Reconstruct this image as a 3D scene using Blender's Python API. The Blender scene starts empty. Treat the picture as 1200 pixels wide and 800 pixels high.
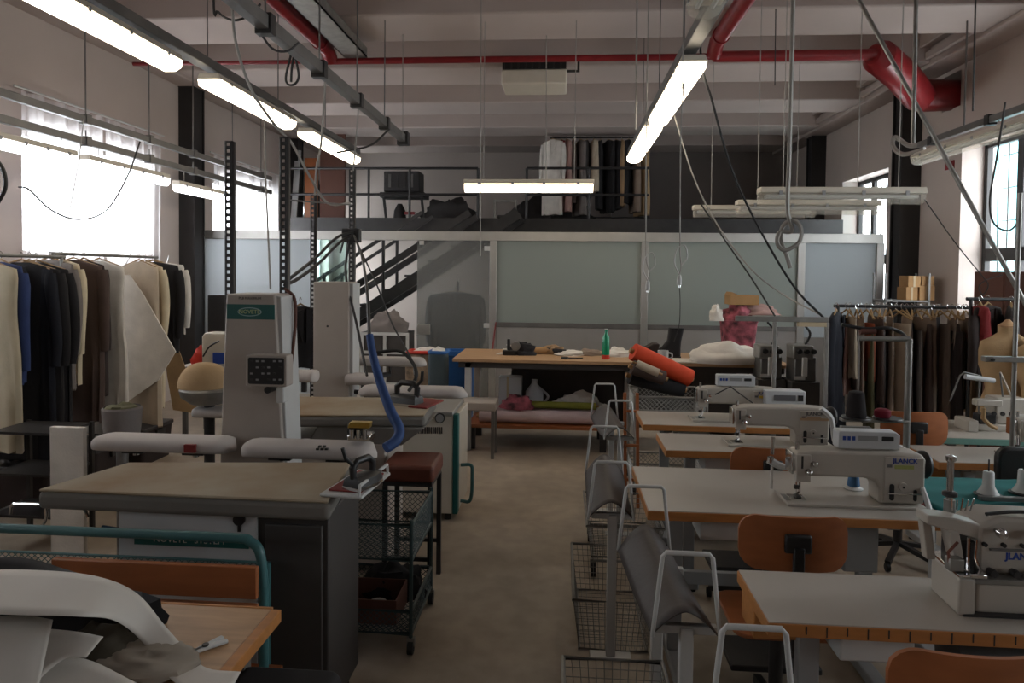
import bpy, bmesh, math, random
from mathutils import Vector, Matrix, noise
random.seed(7)
S = bpy.context.scene
COL = S.collection
# ------------------------------------------------------------------ camera
FPX = 800.0
YAW, PITCH, ROLL = math.radians(4.3), math.radians(1.7), math.radians(0.6)
SHY = -58.0 / 1200.0
CAM = Vector((0, 0, 1.70))
RC = Matrix.Rotation(YAW, 3, 'Z') @ Matrix.Rotation(math.radians(90) - PITCH, 3, 'X') @ Matrix.Rotation(ROLL, 3, 'Z')
cd = bpy.data.cameras.new('camera'); cam = bpy.data.objects.new('camera', cd); COL.objects.link(cam)
cam.matrix_world = Matrix.Translation(CAM) @ RC.to_4x4()
cd.sensor_width = 36.0; cd.lens = FPX / 1200.0 * 36.0; cd.shift_y = SHY; cd.clip_start = 0.05
S.camera = cam
# ------------------------------------------------------------------ world and exposure
W = bpy.data.worlds.new('overcast_sky'); S.world = W; W.use_nodes = True
WB = W.node_tree.nodes['Background']
WB.inputs[0].default_value = (0.97, 0.96, 1.0, 1); WB.inputs[1].default_value = 9.0
S.view_settings.view_transform = 'Standard'; S.view_settings.look = 'None'
S.view_settings.gamma = 1.0; S.view_settings.use_curve_mapping = False
S.view_settings.exposure = 0.5
S.cycles.max_bounces = 8; S.cycles.diffuse_bounces = 4; S.cycles.glossy_bounces = 3
S.cycles.transmission_bounces = 6; S.cycles.transparent_max_bounces = 12
S.cycles.caustics_reflective = False; S.cycles.caustics_refractive = False
S.cycles.sample_clamp_indirect = 6.0
LAMP_E = 16.0
def portal(x, y, z, sx, sz, right):
    l = bpy.data.lights.new('window_portal', 'AREA'); l.shape = 'RECTANGLE'; l.size = sx; l.size_y = sz
    l.cycles.is_portal = True
    o = bpy.data.objects.new('window_portal', l); COL.objects.link(o); o.location = (x, y, z)
    o.rotation_euler = (math.radians(90), 0, math.radians(90 if right else -90))
# room extents
XL, XR, YN, YF, ZC, ZB = -5.02, 4.42, -3.2, 14.6, 4.62, 4.10
WINL = [(-1.4, -0.3), (2.35, 4.25), (6.0, 7.9), (9.45, 11.4), (12.7, 14.3)]  # first opening is unseen, behind the viewer, added as front fill light
SILL = {12.7: 0.9, 9.45: 1.3}  # farthest left window is added; low sill lights the space under the mezzanine
WINR = [(-1.4, -0.3), (2.35, 4.25), (6.2, 8.02), (9.75, 11.3)]  # first opening again unseen and added, sized for soft fill from behind
ZWL, ZWR, ZWT, ZWTL = 1.80, 1.30, 3.18, 3.02
for a, b in WINL: portal(XL - 0.32, (a + b) / 2, (SILL.get(a, ZWL) + ZWTL) / 2, b - a, ZWTL - SILL.get(a, ZWL), False)
for a, b in WINR: portal(XR + 0.32, (a + b) / 2, (ZWR + ZWT) / 2, b - a, ZWT - ZWR, True)

# ------------------------------------------------------------------ pixel helpers (design aid: photo pixel + known plane -> point)
def ray(px, py):
    return RC @ Vector(((px - 600.0) / FPX, -(py - 400.0 - SHY * 1200.0) / FPX, -1.0))
def P(px, py, Y):
    d = ray(px, py); return CAM + d * ((Y - CAM.y) / d.y)
def PZ(px, py, z):
    d = ray(px, py); return CAM + d * ((z - CAM.z) / d.z)
def PX(px, py, x):
    d = ray(px, py); return CAM + d * ((x - CAM.x) / d.x)

def zc(y):
    """underside of the ceiling at depth y: rib or slab"""
    return (ZB if (y - 6.40) % 1.67 < .74 else ZC) - .003
# ------------------------------------------------------------------ materials
def s2l(c):
    return tuple((v / 12.92 if v <= 0.04045 else ((v + 0.055) / 1.055) ** 2.4) for v in c)
MATS = {}
def mat(name, rgb, rough=0.6, metal=0.0, var=0.12, scale=6.0, bump=0.0, bscale=60.0, spec=0.5, stretch=None, coat=0.0):
    """rgb in 0-255 sRGB; procedural noise varies the tone"""
    if name in MATS: return MATS[name]
    m = bpy.data.materials.new(name); m.use_nodes = True; nt = m.node_tree; n = nt.nodes; L = nt.links
    b = n['Principled BSDF']; c = s2l([v / 255.0 for v in rgb])
    tc = n.new('ShaderNodeTexCoord'); mp = n.new('ShaderNodeMapping'); L.new(tc.outputs['Object'], mp.inputs[0])
    if stretch: mp.inputs['Scale'].default_value = stretch
    nz = n.new('ShaderNodeTexNoise'); nz.inputs['Scale'].default_value = scale; nz.inputs['Detail'].default_value = 5
    L.new(mp.outputs[0], nz.inputs[0])
    rp = n.new('ShaderNodeValToRGB'); rp.color_ramp.elements[0].position = 0.3; rp.color_ramp.elements[1].position = 0.7
    rp.color_ramp.elements[0].color = tuple(v * (1 - var) for v in c) + (1,)
    rp.color_ramp.elements[1].color = tuple(min(1, v * (1 + var)) for v in c) + (1,)
    L.new(nz.outputs[0], rp.inputs[0]); L.new(rp.outputs[0], b.inputs['Base Color'])
    b.inputs['Roughness'].default_value = rough; b.inputs['Metallic'].default_value = metal
    b.inputs['Specular IOR Level'].default_value = spec
    if coat: b.inputs['Coat Weight'].default_value = coat
    if bump:
        n2 = n.new('ShaderNodeTexNoise'); n2.inputs['Scale'].default_value = bscale; n2.inputs['Detail'].default_value = 3
        L.new(mp.outputs[0], n2.inputs[0])
        bp = n.new('ShaderNodeBump'); bp.inputs['Strength'].default_value = bump; bp.inputs['Distance'].default_value = 0.01
        L.new(n2.outputs[0], bp.inputs['Height']); L.new(bp.outputs[0], b.inputs['Normal'])
    MATS[name] = m; return m
def emit(name, rgb, e):
    if name in MATS: return MATS[name]
    m = bpy.data.materials.new(name); m.use_nodes = True; nt = m.node_tree
    b = nt.nodes['Principled BSDF']; c = s2l([v / 255.0 for v in rgb]) + (1,)
    b.inputs['Base Color'].default_value = c; b.inputs['Emission Color'].default_value = c; b.inputs['Emission Strength'].default_value = e
    MATS[name] = m; return m
def shader_mix(name, a, b, fac, ca, cb, ra=0.5):
    m = bpy.data.materials.new(name); m.use_nodes = True; nt = m.node_tree; n = nt.nodes; L = nt.links
    n.remove(n['Principled BSDF']); out = n['Material Output']
    A = n.new(a); B = n.new(b); mx = n.new('ShaderNodeMixShader'); mx.inputs[0].default_value = fac
    A.inputs[0].default_value = ca + (1,); B.inputs[0].default_value = cb + (1,)
    for s in (A, B):
        if 'Roughness' in s.inputs: s.inputs['Roughness'].default_value = ra
    L.new(A.outputs[0], mx.inputs[1]); L.new(B.outputs[0], mx.inputs[2]); L.new(mx.outputs[0], out.inputs[0])
    MATS[name] = m; return m
def frosted(name, rgb, trans, rough, diff):
    """acid-etched glass: rough refraction mixed with a diffuse / translucent veil"""
    m = bpy.data.materials.new(name); m.use_nodes = True; nt = m.node_tree; n = nt.nodes; L = nt.links
    b = n['Principled BSDF']; c = s2l([v / 255.0 for v in rgb]) + (1,)
    b.inputs['Base Color'].default_value = c; b.inputs['Roughness'].default_value = rough
    b.inputs['Transmission Weight'].default_value = trans; b.inputs['IOR'].default_value = 1.25
    t = n.new('ShaderNodeBsdfTranslucent'); t.inputs[0].default_value = c
    mx = n.new('ShaderNodeMixShader'); mx.inputs[0].default_value = diff
    L.new(b.outputs[0], mx.inputs[1]); L.new(t.outputs[0], mx.inputs[2]); L.new(mx.outputs[0], n['Material Output'].inputs[0])
    MATS[name] = m; return m

# ------------------------------------------------------------------ mesh builder
def rr(x0, x1, z0, z1, r, n=4):
    """rounded rectangle outline, counter-clockwise"""
    o = []
    for cx, cz, a0 in ((x1 - r, z0 + r, -90), (x1 - r, z1 - r, 0), (x0 + r, z1 - r, 90), (x0 + r, z0 + r, 180)):
        for k in range(n + 1):
            a = math.radians(a0 + 90.0 * k / n); o.append((cx + r * math.cos(a), cz + r * math.sin(a)))
    return o
class MB:
    def __init__(s): s.v = []; s.f = []
    def add(s, vs, fs):
        k = len(s.v); s.v += [Vector(p) for p in vs]; s.f += [tuple(i + k for i in f) for f in fs]; return s
    def box(s, x0, x1, y0, y1, z0, z1, M=None):
        vs = [(x, y, z) for z in (z0, z1) for y in (y0, y1) for x in (x0, x1)]
        if M: vs = [M @ Vector(p) for p in vs]
        return s.add(vs, [(0, 2, 3, 1), (4, 5, 7, 6), (0, 1, 5, 4), (2, 6, 7, 3), (0, 4, 6, 2), (1, 3, 7, 5)])
    def beam(s, p0, p1, w, h, up=(0, 0, 1)):
        p0, p1 = Vector(p0), Vector(p1); d = (p1 - p0); L = d.length; d.normalize()
        u = Vector(up)
        if abs(d.dot(u)) > 0.98: u = Vector((0, 1, 0))
        a = d.cross(u).normalized(); b = a.cross(d).normalized()
        vs = []
        for q in (p0, p1):
            for sa, sb in ((-1, -1), (1, -1), (1, 1), (-1, 1)): vs.append(q + a * (sa * w / 2) + b * (sb * h / 2))
        return s.add(vs, [(0, 1, 2, 3), (7, 6, 5, 4), (0, 4, 5, 1), (1, 5, 6, 2), (2, 6, 7, 3), (3, 7, 4, 0)])
    def rings(s, rs, cap=True, closed=False):
        n = len(rs[0]); k = len(s.v)
        for r in rs: s.v += [Vector(p) for p in r]
        m = len(rs)
        for i in range(m if closed else m - 1):
            a, b = k + i * n, k + ((i + 1) % m) * n
            for j in range(n): s.f.append((a + j, a + (j + 1) % n, b + (j + 1) % n, b + j))
        if cap and not closed:
            s.f.append(tuple(k + j for j in reversed(range(n)))); s.f.append(tuple(k + (m - 1) * n + j for j in range(n)))
        return s
    def tube(s, pts, r, n=8, closed=False, cap=True):
        pts = [Vector(p) for p in pts]; m = len(pts); rs = []; prev = None
        for i, p in enumerate(pts):
            if closed: t = pts[(i + 1) % m] - pts[i - 1]
            else: t = pts[min(i + 1, m - 1)] - pts[max(i - 1, 0)]
            t.normalize()
            if prev is None:
                a = t.cross(Vector((0, 0, 1)))
                if a.length < 0.05: a = t.cross(Vector((1, 0, 0)))
            else: a = prev - t * prev.dot(t)
            a.normalize(); prev = a; b = t.cross(a)
            k = 1.0
            if 0 < i < m - 1 or closed:
                c = (pts[(i + 1) % m] - p).normalized().dot((p - pts[i - 1]).normalized())
                k = 1.0 / max(0.5, math.sqrt(max(0.0, (1 + c) / 2)))
            ri = r[i] if isinstance(r, (list, tuple)) else r
            rs.append([p + (a * math.cos(2 * math.pi * j / n) + b * math.sin(2 * math.pi * j / n)) * ri * (k if k < 1.5 else 1.5) for j in range(n)])
        return s.rings(rs, cap, closed)
    def cyl(s, p0, p1, r0, r1=None, n=16):
        return s.tube([p0, p1], [r0, r0 if r1 is None else r1], n)
    def lathe(s, prof, c=(0, 0, 0), n=20, axis='z'):
        rs = []
        for r, h in prof:
            ring = []
            for j in range(n):
                a = 2 * math.pi * j / n; u, w = r * math.cos(a), r * math.sin(a)
                q = {'z': (u, w, h), 'x': (h, u, w), 'y': (w, h, u)}[axis]
                ring.append(Vector(c) + Vector(q))
            rs.append(ring)
        return s.rings(rs)
    def prism(s, o, a, b, plane='xz', M=None):
        def q(u, w, t): return {'xz': (u, t, w), 'xy': (u, w, t), 'yz': (t, u, w)}[plane]
        r0 = [Vector(q(u, w, a)) for u, w in o]; r1 = [Vector(q(u, w, b)) for u, w in o]
        if M: r0 = [M @ p for p in r0]; r1 = [M @ p for p in r1]
        return s.rings([r0, r1])
    def grid(s, fn, nu, nv):
        k = len(s.v)
        for i in range(nu + 1):
            for j in range(nv + 1): s.v.append(Vector(fn(i / nu, j / nv)))
        for i in range(nu):
            for j in range(nv):
                a = k + i * (nv + 1) + j; s.f.append((a, a + 1, a + nv + 2, a + nv + 1))
        return s
    def build(s, name, m, parent=None, bevel=0.0, solid=0.0, sharp=38, seg=2, local=False):
        vs = s.v
        if parent is not None and not local:
            Mi = WM(parent).inverted(); vs = [Mi @ p for p in vs]
        me = bpy.data.meshes.new(name); me.from_pydata([tuple(p) for p in vs], [], s.f); me.validate()
        bm = bmesh.new(); bm.from_mesh(me); bmesh.ops.recalc_face_normals(bm, faces=bm.faces[:]); bm.to_mesh(me); bm.free()
        me.polygons.foreach_set('use_smooth', [True] * len(me.polygons)); me.set_sharp_from_angle(angle=math.radians(sharp))
        me.materials.append(MATS[m] if isinstance(m, str) else m)
        o = bpy.data.objects.new(name, me); COL.objects.link(o)
        if parent is not None: o.parent = parent
        if solid:
            md = o.modifiers.new('solid', 'SOLIDIFY'); md.thickness = solid; md.offset = 0
        if bevel:
            md = o.modifiers.new('bevel', 'BEVEL'); md.width = bevel; md.segments = seg; md.limit_method = 'ANGLE'; md.angle_limit = math.radians(40)
        return o
def WM(o):
    M = Matrix.LocRotScale(o.location, o.rotation_euler, o.scale)
    return WM(o.parent) @ M if o.parent else M
def thing(name, label, cat, loc=(0, 0, 0), rz=0.0, group=None):
    o = bpy.data.objects.new(name, None); COL.objects.link(o); o.location = loc; o.rotation_euler = (0, 0, rz)
    o.empty_display_size = 0.1
    return tag(o, label, cat, group)
def tag(o, label=None, cat=None, group=None, kind=None):
    if label: o['label'] = label
    if cat: o['category'] = cat
    if group: o['group'] = group
    if kind: o['kind'] = kind
    return o
def struct(o, label=None):
    o['kind'] = 'structure'
    if label: o['label'] = label
    return o
def sroot(name, label, loc=(0, 0, 0)):
    o = bpy.data.objects.new(name, None); COL.objects.link(o); o.location = loc; o['kind'] = 'structure'; o['label'] = label; return o
def dup(src, loc=None, rz=None, label=None, group=None, parent=None):
    c = src.copy(); COL.objects.link(c); c.parent = parent
    if loc is not None: c.location = loc
    if rz is not None: c.rotation_euler = (0, 0, rz)
    if label: c['label'] = label
    if group: c['group'] = group
    for ch in src.children: dup(ch, parent=c)
    return c
def text(s, size, m, parent, origin, right, up, name='lettering', ext=0.0006, bold=0.0, shear=0.0, squash=1.0):
    cu = bpy.data.curves.new('txt', 'FONT'); cu.body = s; cu.size = size; cu.extrude = ext; cu.align_x = 'CENTER'; cu.align_y = 'CENTER'
    cu.offset = bold; cu.shear = shear; cu.resolution_u = 2
    t = bpy.data.objects.new('txt', cu); COL.objects.link(t)
    dg = bpy.context.evaluated_depsgraph_get(); me = bpy.data.meshes.new_from_object(t.evaluated_get(dg)); bpy.data.objects.remove(t)
    r = Vector(right).normalized(); u = Vector(up).normalized(); w = r.cross(u)
    Mi = WM(parent).inverted()
    for v in me.vertices:
        p = Vector(origin) + r * (v.co.x * squash) + u * v.co.y + w * v.co.z; v.co = Mi @ p
    me.materials.clear(); me.materials.append(m)
    o = bpy.data.objects.new(name, me); COL.objects.link(o); o.parent = parent; return o
def arc(p0, p1, sag, n=12):
    p0, p1 = Vector(p0), Vector(p1)
    return [p0.lerp(p1, t / n) - Vector((0, 0, sag * 4 * (t / n) * (1 - t / n))) for t in range(n + 1)]
def spline(pts, n=8):
    pts = [Vector(p) for p in pts]; out = []
    q = [pts[0] * 2 - pts[1]] + pts + [pts[-1] * 2 - pts[-2]]
    for i in range(1, len(q) - 2):
        a, b, c, d = q[i - 1:i + 3]
        for k in range(n):
            t = k / n
            out.append(0.5 * ((2 * b) + (c - a) * t + (2 * a - 5 * b + 4 * c - d) * t * t + (3 * b - a - 3 * c + d) * t ** 3))
    out.append(pts[-1]); return out

# ------------------------------------------------------------------ the palette
mat('plaster', (190, 178, 171), 0.85, var=0.05, scale=1.2, bump=0.12, bscale=25)
mat('plaster_dark', (120, 112, 108), 0.85, var=0.06, scale=1.2)
mat('beam_paint', (176, 162, 155), 0.8, var=0.06, scale=1.0, bump=0.05)
mat('charcoal_steel', (38, 36, 36), 0.5, var=0.15)
mat('dark_steel', (52, 50, 50), 0.45, 0.3, var=0.2)
mat('mid_steel', (112, 110, 108), 0.45, 0.5, var=0.12)
mat('galvanised', (140, 138, 134), 0.45, 0.7, var=0.15, scale=14)
mat('aluminium', (176, 174, 170), 0.4, 0.7, var=0.05)
mat('chrome', (205, 205, 205), 0.14, 1.0, var=0.03)
mat('white_enamel', (188, 188, 186), 0.4, var=0.04)
mat('cream_enamel', (196, 188, 174), 0.45, var=0.05)
mat('machine_white', (172, 165, 155), 0.38, var=0.04)
mat('grey_plastic', (140, 140, 140), 0.5, var=0.05)
mat('black_plastic', (26, 25, 26), 0.45, var=0.1)
mat('red_paint', (124, 20, 26), 0.4, var=0.12, scale=8)
mat('laminate', (172, 165, 156), 0.38, var=0.04, scale=3)
mat('orange_wood', (172, 114, 60), 0.5, var=0.14, scale=7, stretch=(1, 6, 6))
mat('orange_ply', (154, 90, 50), 0.45, var=0.12, scale=6, stretch=(1, 5, 5))
mat('tan_wood', (176, 140, 104), 0.5, var=0.14, scale=7, stretch=(1, 6, 6))
mat('brown_board', (92, 56, 44), 0.7, var=0.12)
mat('cardboard', (164, 126, 84), 0.85, var=0.1)
mat('teal_paint', (58, 104, 106), 0.45, var=0.12)
mat('teal_band', (22, 88, 84), 0.5, var=0.08)
mat('grey_vinyl', (68, 61, 59), 0.55, var=0.12, scale=10, bump=0.1)
mat('black_cloth', (26, 24, 26), 0.9, var=0.25, scale=14)
mat('rubber_black', (24, 23, 23), 0.6, var=0.1)
mat('cable_grey', (150, 146, 140), 0.6, var=0.08)
mat('cable_dark', (44, 42, 42), 0.6, var=0.1)
mat('paper', (200, 194, 186), 0.8, var=0.04)
mat('kraft', (188, 170, 140), 0.8, var=0.08)
# ================================================================== the setting
def floor_mat():
    m = bpy.data.materials.new('concrete_floor'); m.use_nodes = True; nt = m.node_tree; n = nt.nodes; L = nt.links; b = n['Principled BSDF']
    tc = n.new('ShaderNodeTexCoord')
    a = n.new('ShaderNodeTexNoise'); a.inputs['Scale'].default_value = 0.8; a.inputs['Detail'].default_value = 8
    c = n.new('ShaderNodeTexNoise'); c.inputs['Scale'].default_value = 9; c.inputs['Detail'].default_value = 6
    for q in (a, c): L.new(tc.outputs['Object'], q.inputs[0])
    r = n.new('ShaderNodeValToRGB'); r.color_ramp.elements[0].position = 0.35; r.color_ramp.elements[1].position = 0.7
    r.color_ramp.elements[0].color = s2l((0.56, 0.51, 0.45)) + (1,); r.color_ramp.elements[1].color = s2l((0.72, 0.66, 0.59)) + (1,)
    L.new(a.outputs[0], r.inputs[0])
    mx = n.new('ShaderNodeMixRGB'); mx.blend_type = 'MULTIPLY'; mx.inputs[0].default_value = 0.35
    r2 = n.new('ShaderNodeValToRGB'); r2.color_ramp.elements[0].position = 0.35; r2.color_ramp.elements[1].position = 0.62
    r2.color_ramp.elements[0].color = (0.45, 0.42, 0.4, 1); r2.color_ramp.elements[1].color = (1, 1, 1, 1)
    L.new(c.outputs[0], r2.inputs[0]); L.new(r.outputs[0], mx.inputs[1]); L.new(r2.outputs[0], mx.inputs[2]); L.new(mx.outputs[0], b.inputs['Base Color'])
    mr = n.new('ShaderNodeMapRange'); mr.inputs[3].default_value = 0.35; mr.inputs[4].default_value = 0.6
    L.new(c.outputs[0], mr.inputs[0]); L.new(mr.outputs[0], b.inputs['Roughness'])
    MATS['concrete_floor'] = m; return m
floor_mat()
struct(MB().box(XL - 0.4, XR + 0.4, YN - 0.2, YF + 0.2, -0.15, 0).build('floor', 'concrete_floor'), 'worn beige concrete workshop floor')
cl = struct(MB().box(XL - 0.4, XR + 0.4, YN - 0.2, YF + 0.2, ZC, ZC + 0.2).build('ceiling', 'beam_paint'), 'pale ribbed concrete ceiling')
yb = 6.40 - 1.67 * 5
while yb < YF:
    MB().box(XL, XR, yb, min(yb + 0.74, YF), ZB, ZC + 0.01).build('beam', 'beam_paint', cl, bevel=0.02)
    yb += 1.67
def side_wall(name, x0, x1, wins, zl, label, ZWT=ZWTL):
    m = MB(); y = YN
    for a, b in wins:
        m.box(x0, x1, y, a, 0, ZC); m.box(x0, x1, a, b, 0, SILL.get(a, zl)); m.box(x0, x1, a, b, ZWT, ZC); y = b
    m.box(x0, x1, y, YF, 0, ZC)
    return struct(m.build(name, 'plaster'), label)
wl = side_wall('wall_left', XL - 0.35, XL, WINL, ZWL, 'grey plaster left wall with curtained windows')
# the right wall has a square pipe hole: build the solid pier in pieces
HOLE = (8.08, 8.46, 3.62, 4.02)
m = MB(); y = YN
for a, b in WINR:
    if y == 8.02:
        m.box(XR, XR + .35, y, HOLE[0], 0, ZC); m.box(XR, XR + .35, HOLE[1], a, 0, ZC)
        m.box(XR, XR + .35, HOLE[0], HOLE[1], 0, HOLE[2]); m.box(XR, XR + .35, HOLE[0], HOLE[1], HOLE[3], ZC)
        m.box(XR + .3, XR + .35, HOLE[0], HOLE[1], HOLE[2], HOLE[3])
    else: m.box(XR, XR + .35, y, a, 0, ZC)
    m.box(XR, XR + .35, a, b, 0, ZWR); m.box(XR, XR + .35, a, b, ZWT, ZC); y = b
m.box(XR, XR + .35, y, YF, 0, ZC)
struct(m.build('wall_right', 'plaster'), 'pale plaster right wall with barred windows')
struct(MB().box(XL - .35, XR + .35, YF, YF + .2, 0, ZC).build('wall_back', 'plaster'), 'pale plaster far wall above the mezzanine')
struct(MB().box(XL - .35, XR + .35, YN - .2, YN, 0, ZC).build('wall_near', 'plaster'), 'plaster wall behind the viewer')
struct(MB().box(0.95, XR, YF - .7, YF - .62, 2.55, ZC).build('wall_mezzanine', 'plaster_dark'), 'dark grey partition wall at the right of the mezzanine')
# edge beams and columns
for sx, x0, x1 in (('left', XL, XL + .30), ('right', XR - .34, XR)):
    e = struct(MB().box(x0, x1, YN, YF, ZB - .04, ZC).build('trim_' + ('1' if sx == 'left' else '2'), 'beam_paint', bevel=.015), 'pale longitudinal beam along the %s wall' % sx)
m = MB().box(XR - .46, XR - .345, YN, YF, ZB + .16, ZB + .34); m.box(XR - .40, XR - .345, YN, YF, ZB + .03, ZB + .11)
struct(m.build('trim_3', 'beam_paint', bevel=.01), 'pale cable trunking along the right beam')
for i, (x0, x1, y0) in enumerate(((XL, XL + .21, 8.72), (XL, XL + .21, 12.2), (XL, XL + .21, 5.25), (XR - .24, XR, 9.02), (XR - .24, XR, 12.15), (XR - .24, XR, 5.3))):
    if i in (2, 5): pass
    r = sroot('column', 'black steel column against the %s wall' % ('left' if x0 < 0 else 'right'), ((x0 + x1) / 2, y0, 0))
    g = MB().box(x0, x1, y0 - .13, y0 - .105, 0, ZB - .05); g.box(x0, x1, y0 + .105, y0 + .13, 0, ZB - .05)
    g.build('flange', 'charcoal_steel', r); MB().box((x0 + x1) / 2 - .09, (x0 + x1) / 2 + .09, y0 - .105, y0 + .105, 0, ZB - .05).build('web', 'charcoal_steel', r)
    MB().box(x0 - .0, x1 + .0, y0 - .14, y0 + .14, ZB - .05, ZB - .04).build('cap_plate', 'charcoal_steel', r)
# glass and windows
def glassy(name, rgb, fac):
    return shader_mix(name, 'ShaderNodeBsdfTransparent', 'ShaderNodeBsdfGlossy', fac, rgb, (1, 1, 1), 0.02)
glassy('clear_glass', (0.93, 0.97, 0.97), 0.06)
wn = 0
def window(x, a, b, z0, z1, cols, rows, bars, right):
    global wn; wn += 1
    r = sroot('window_%d' % wn, 'dark framed window in the %s wall' % ('right' if right else 'left'), (x, (a + b) / 2, z0))
    fr = 'charcoal_steel' if right else 'white_enamel'
    t = .06
    g = MB()
    g.box(x - .03, x + .03, a, b, z0, z0 + t); g.box(x - .03, x + .03, a, b, z1 - t, z1)
    g.box(x - .03, x + .03, a, a + t, z0, z1); g.box(x - .03, x + .03, b - t, b, z0, z1)
    g.build('window_frame', fr, r, bevel=.004)
    ys = [a + (b - a) * k / cols for k in range(cols + 1)]; zs = [z0 + (z1 - z0) * q for q in rows]
    for y in ys[1:-1]: MB().box(x - .028, x + .028, y - .05, y + .05, z0 + t, z1 - t).build('mullion', fr, r, bevel=.004)
    for z in zs[1:-1]: MB().box(x - .027, x + .027, a + t, b - t, z - .07, z + .07).build('transom', fr, r, bevel=.004)
    for i in range(cols):
        for j in range(len(zs) - 1):
            MB().box(x - .004, x + .004, ys[i] + .045, ys[i + 1] - .045, zs[j] + .05, zs[j + 1] - .05).build('pane', 'clear_glass', r)
    if bars:
        xb = x + .16
        nb = 5
        for k in range(nb + 1):
            y = a + .12 + (b - a - .24) * k / nb; MB().tube([(xb, y, z0), (xb, y, z1)], .008, 6).build('grille_bar', 'dark_steel', r)
        z = z0 + .3
        while z < z1: MB().tube([(xb + .012, a, z), (xb + .012, b, z)], .006, 6).build('grille_bar', 'dark_steel', r); z += .36
    return r
for a, b in WINL: window(XL - .2, a, b, SILL.get(a, ZWL), ZWTL, 2, (0, 1), False, False)
for a, b in WINR: window(XR + .27, a, b, ZWR, ZWT, 3 if a > 5 else 2, (0, .34, 1), True, True)
# sheer curtains on the left wall
shader_mix('sheer_cloth', 'ShaderNodeBsdfTranslucent', 'ShaderNodeBsdfTransparent', 0.35, (0.86, 0.82, 0.83), (1, 1, 1))
def curtain(y0, y1, x, z0, z1, label, amp=.028, w=34):
    def f(u, v):
        y = y0 + (y1 - y0) * u; ph = u * w + 1.4 * math.sin(u * 9)
        return (x + amp * (0.5 + .5 * (1 - v)) * math.sin(ph) + .01 * math.sin(ph * 2.3 + v * 3), y, z1 + (z0 - z1) * v)
    o = MB().grid(f, 150, 8).build('curtain', 'sheer_cloth', sharp=80)
    return tag(o, label, 'curtain', 'sheer curtains on the left wall')
curtain(5.88, 6.98, XL + .10, 1.05, 3.30, 'sheer white curtain over the near half of the left window')
curtain(7.02, 8.02, XL + .10, 1.05, 3.30, 'sheer white curtain over the far half of the left window')
curtain(9.3, 11.5, XL + .10, 1.05, 3.30, 'sheer white curtain on the window behind the glass partition')
curtain(2.2, 4.4, XL + .10, 1.05, 3.30, 'sheer white curtain on the nearest left window')
for nm, a, b in (('rail', 5.8, 8.1), ('rail', 9.2, 11.6)):
    r = struct(MB().tube([(XL + .1, a, 3.32), (XL + .1, b, 3.32)], .012, 8).build('trim_%d' % (4 if a < 6 else 5), 'white_enamel'), 'thin white curtain rail')

# ------------------------------------------------------------------ glazed partition
YP = 9.0
frosted('frosted_green', (174, 182, 176), 0.35, 0.4, 0.2)
frosted('frosted_white', (216, 220, 222), 0.5, 0.42, 0.72)
frosted('clear_green', (186, 220, 214), 0.95, 0.06, 0.0)
mat('panel_grey', (138, 134, 131), 0.6, var=0.04)
pr = sroot('wall_partition', 'aluminium framed glass partition across the room', (0, YP, 0))
def px(x): return P(x, 330, YP).x
zt = P(600, 277, YP).z; zlow = P(660, 381, YP).z
xs = [px(222), px(367), px(410), px(489), px(578), px(755), px(938), px(1030)]
fr = MB
MB().box(xs[0] - .03, xs[-1] + .03, YP - .04, YP + .04, zt - .06, zt + .06).build('top_rail', 'aluminium', pr, bevel=.004)
for i, x in enumerate(xs):
    w = .018 if i in (1, 2) else .045
    if i == 3: continue
    MB().box(x - w, x + w, YP - .035, YP + .035, 0, zt - .055).build('post', 'aluminium', pr, bevel=.004)
def pane(i, j, z0, z1, m, y=YP):
    MB().box(xs[i] + .015, xs[j] - .015, y - .005, y + .005, z0, z1).build('pane', m, pr)
pane(0, 1, .02, zt - .05, 'frosted_white'); pane(1, 2, .02, zt - .05, 'clear_green')
pane(4, 5, zlow, zt - .05, 'frosted_green'); pane(5, 6, zlow, zt - .05, 'frosted_green'); pane(6, 7, .9, zt - .05, 'frosted_white')
for i, j in ((4, 5), (5, 6)):
    MB().box(xs[i] + .04, xs[j] - .04, YP - .03, YP + .03, zlow - .03, zlow + .03).build('mid_rail', 'mid_steel', pr, bevel=.003)
    MB().box(xs[i] + .04, xs[j] - .04, YP - .02, YP + .02, .02, zlow - .03).build('lower_panel', 'panel_grey', pr)
MB().box(xs[6] + .04, xs[7] - .04, YP - .02, YP + .02, .02, .9).build('lower_panel', 'panel_grey', pr)
# glass leaf with its fittings, pushed open along the opening
dr = sroot('door_1', 'frosted glass door leaf in the partition', (xs[3], YP, 0))
frosted('frosted_door', (188, 190, 188), 0.75, 0.14, 0.06)
MB().box(xs[3], xs[4] - .05, YP - .006, YP + .006, .02, zt - .065).build('pane', 'frosted_door', dr)
for z in (P(560, 291, YP).z, P(560, 381, YP).z):
    MB().box(xs[4] - .12, xs[4] - .035, YP - .03, YP + .03, z - .03, z + .03).build('hinge', 'white_enamel', dr, bevel=.004)
MB().box(xs[3] + .03, xs[3] + .09, YP - .03, YP + .03, zt - .12, zt - .065).build('patch_fitting', 'aluminium', dr, bevel=.004)
MB().box(xs[3] - .0, xs[3] + .18, YP - .03, YP + .03, .85, .99).build('lock_case', 'aluminium', dr, bevel=.004)

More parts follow.
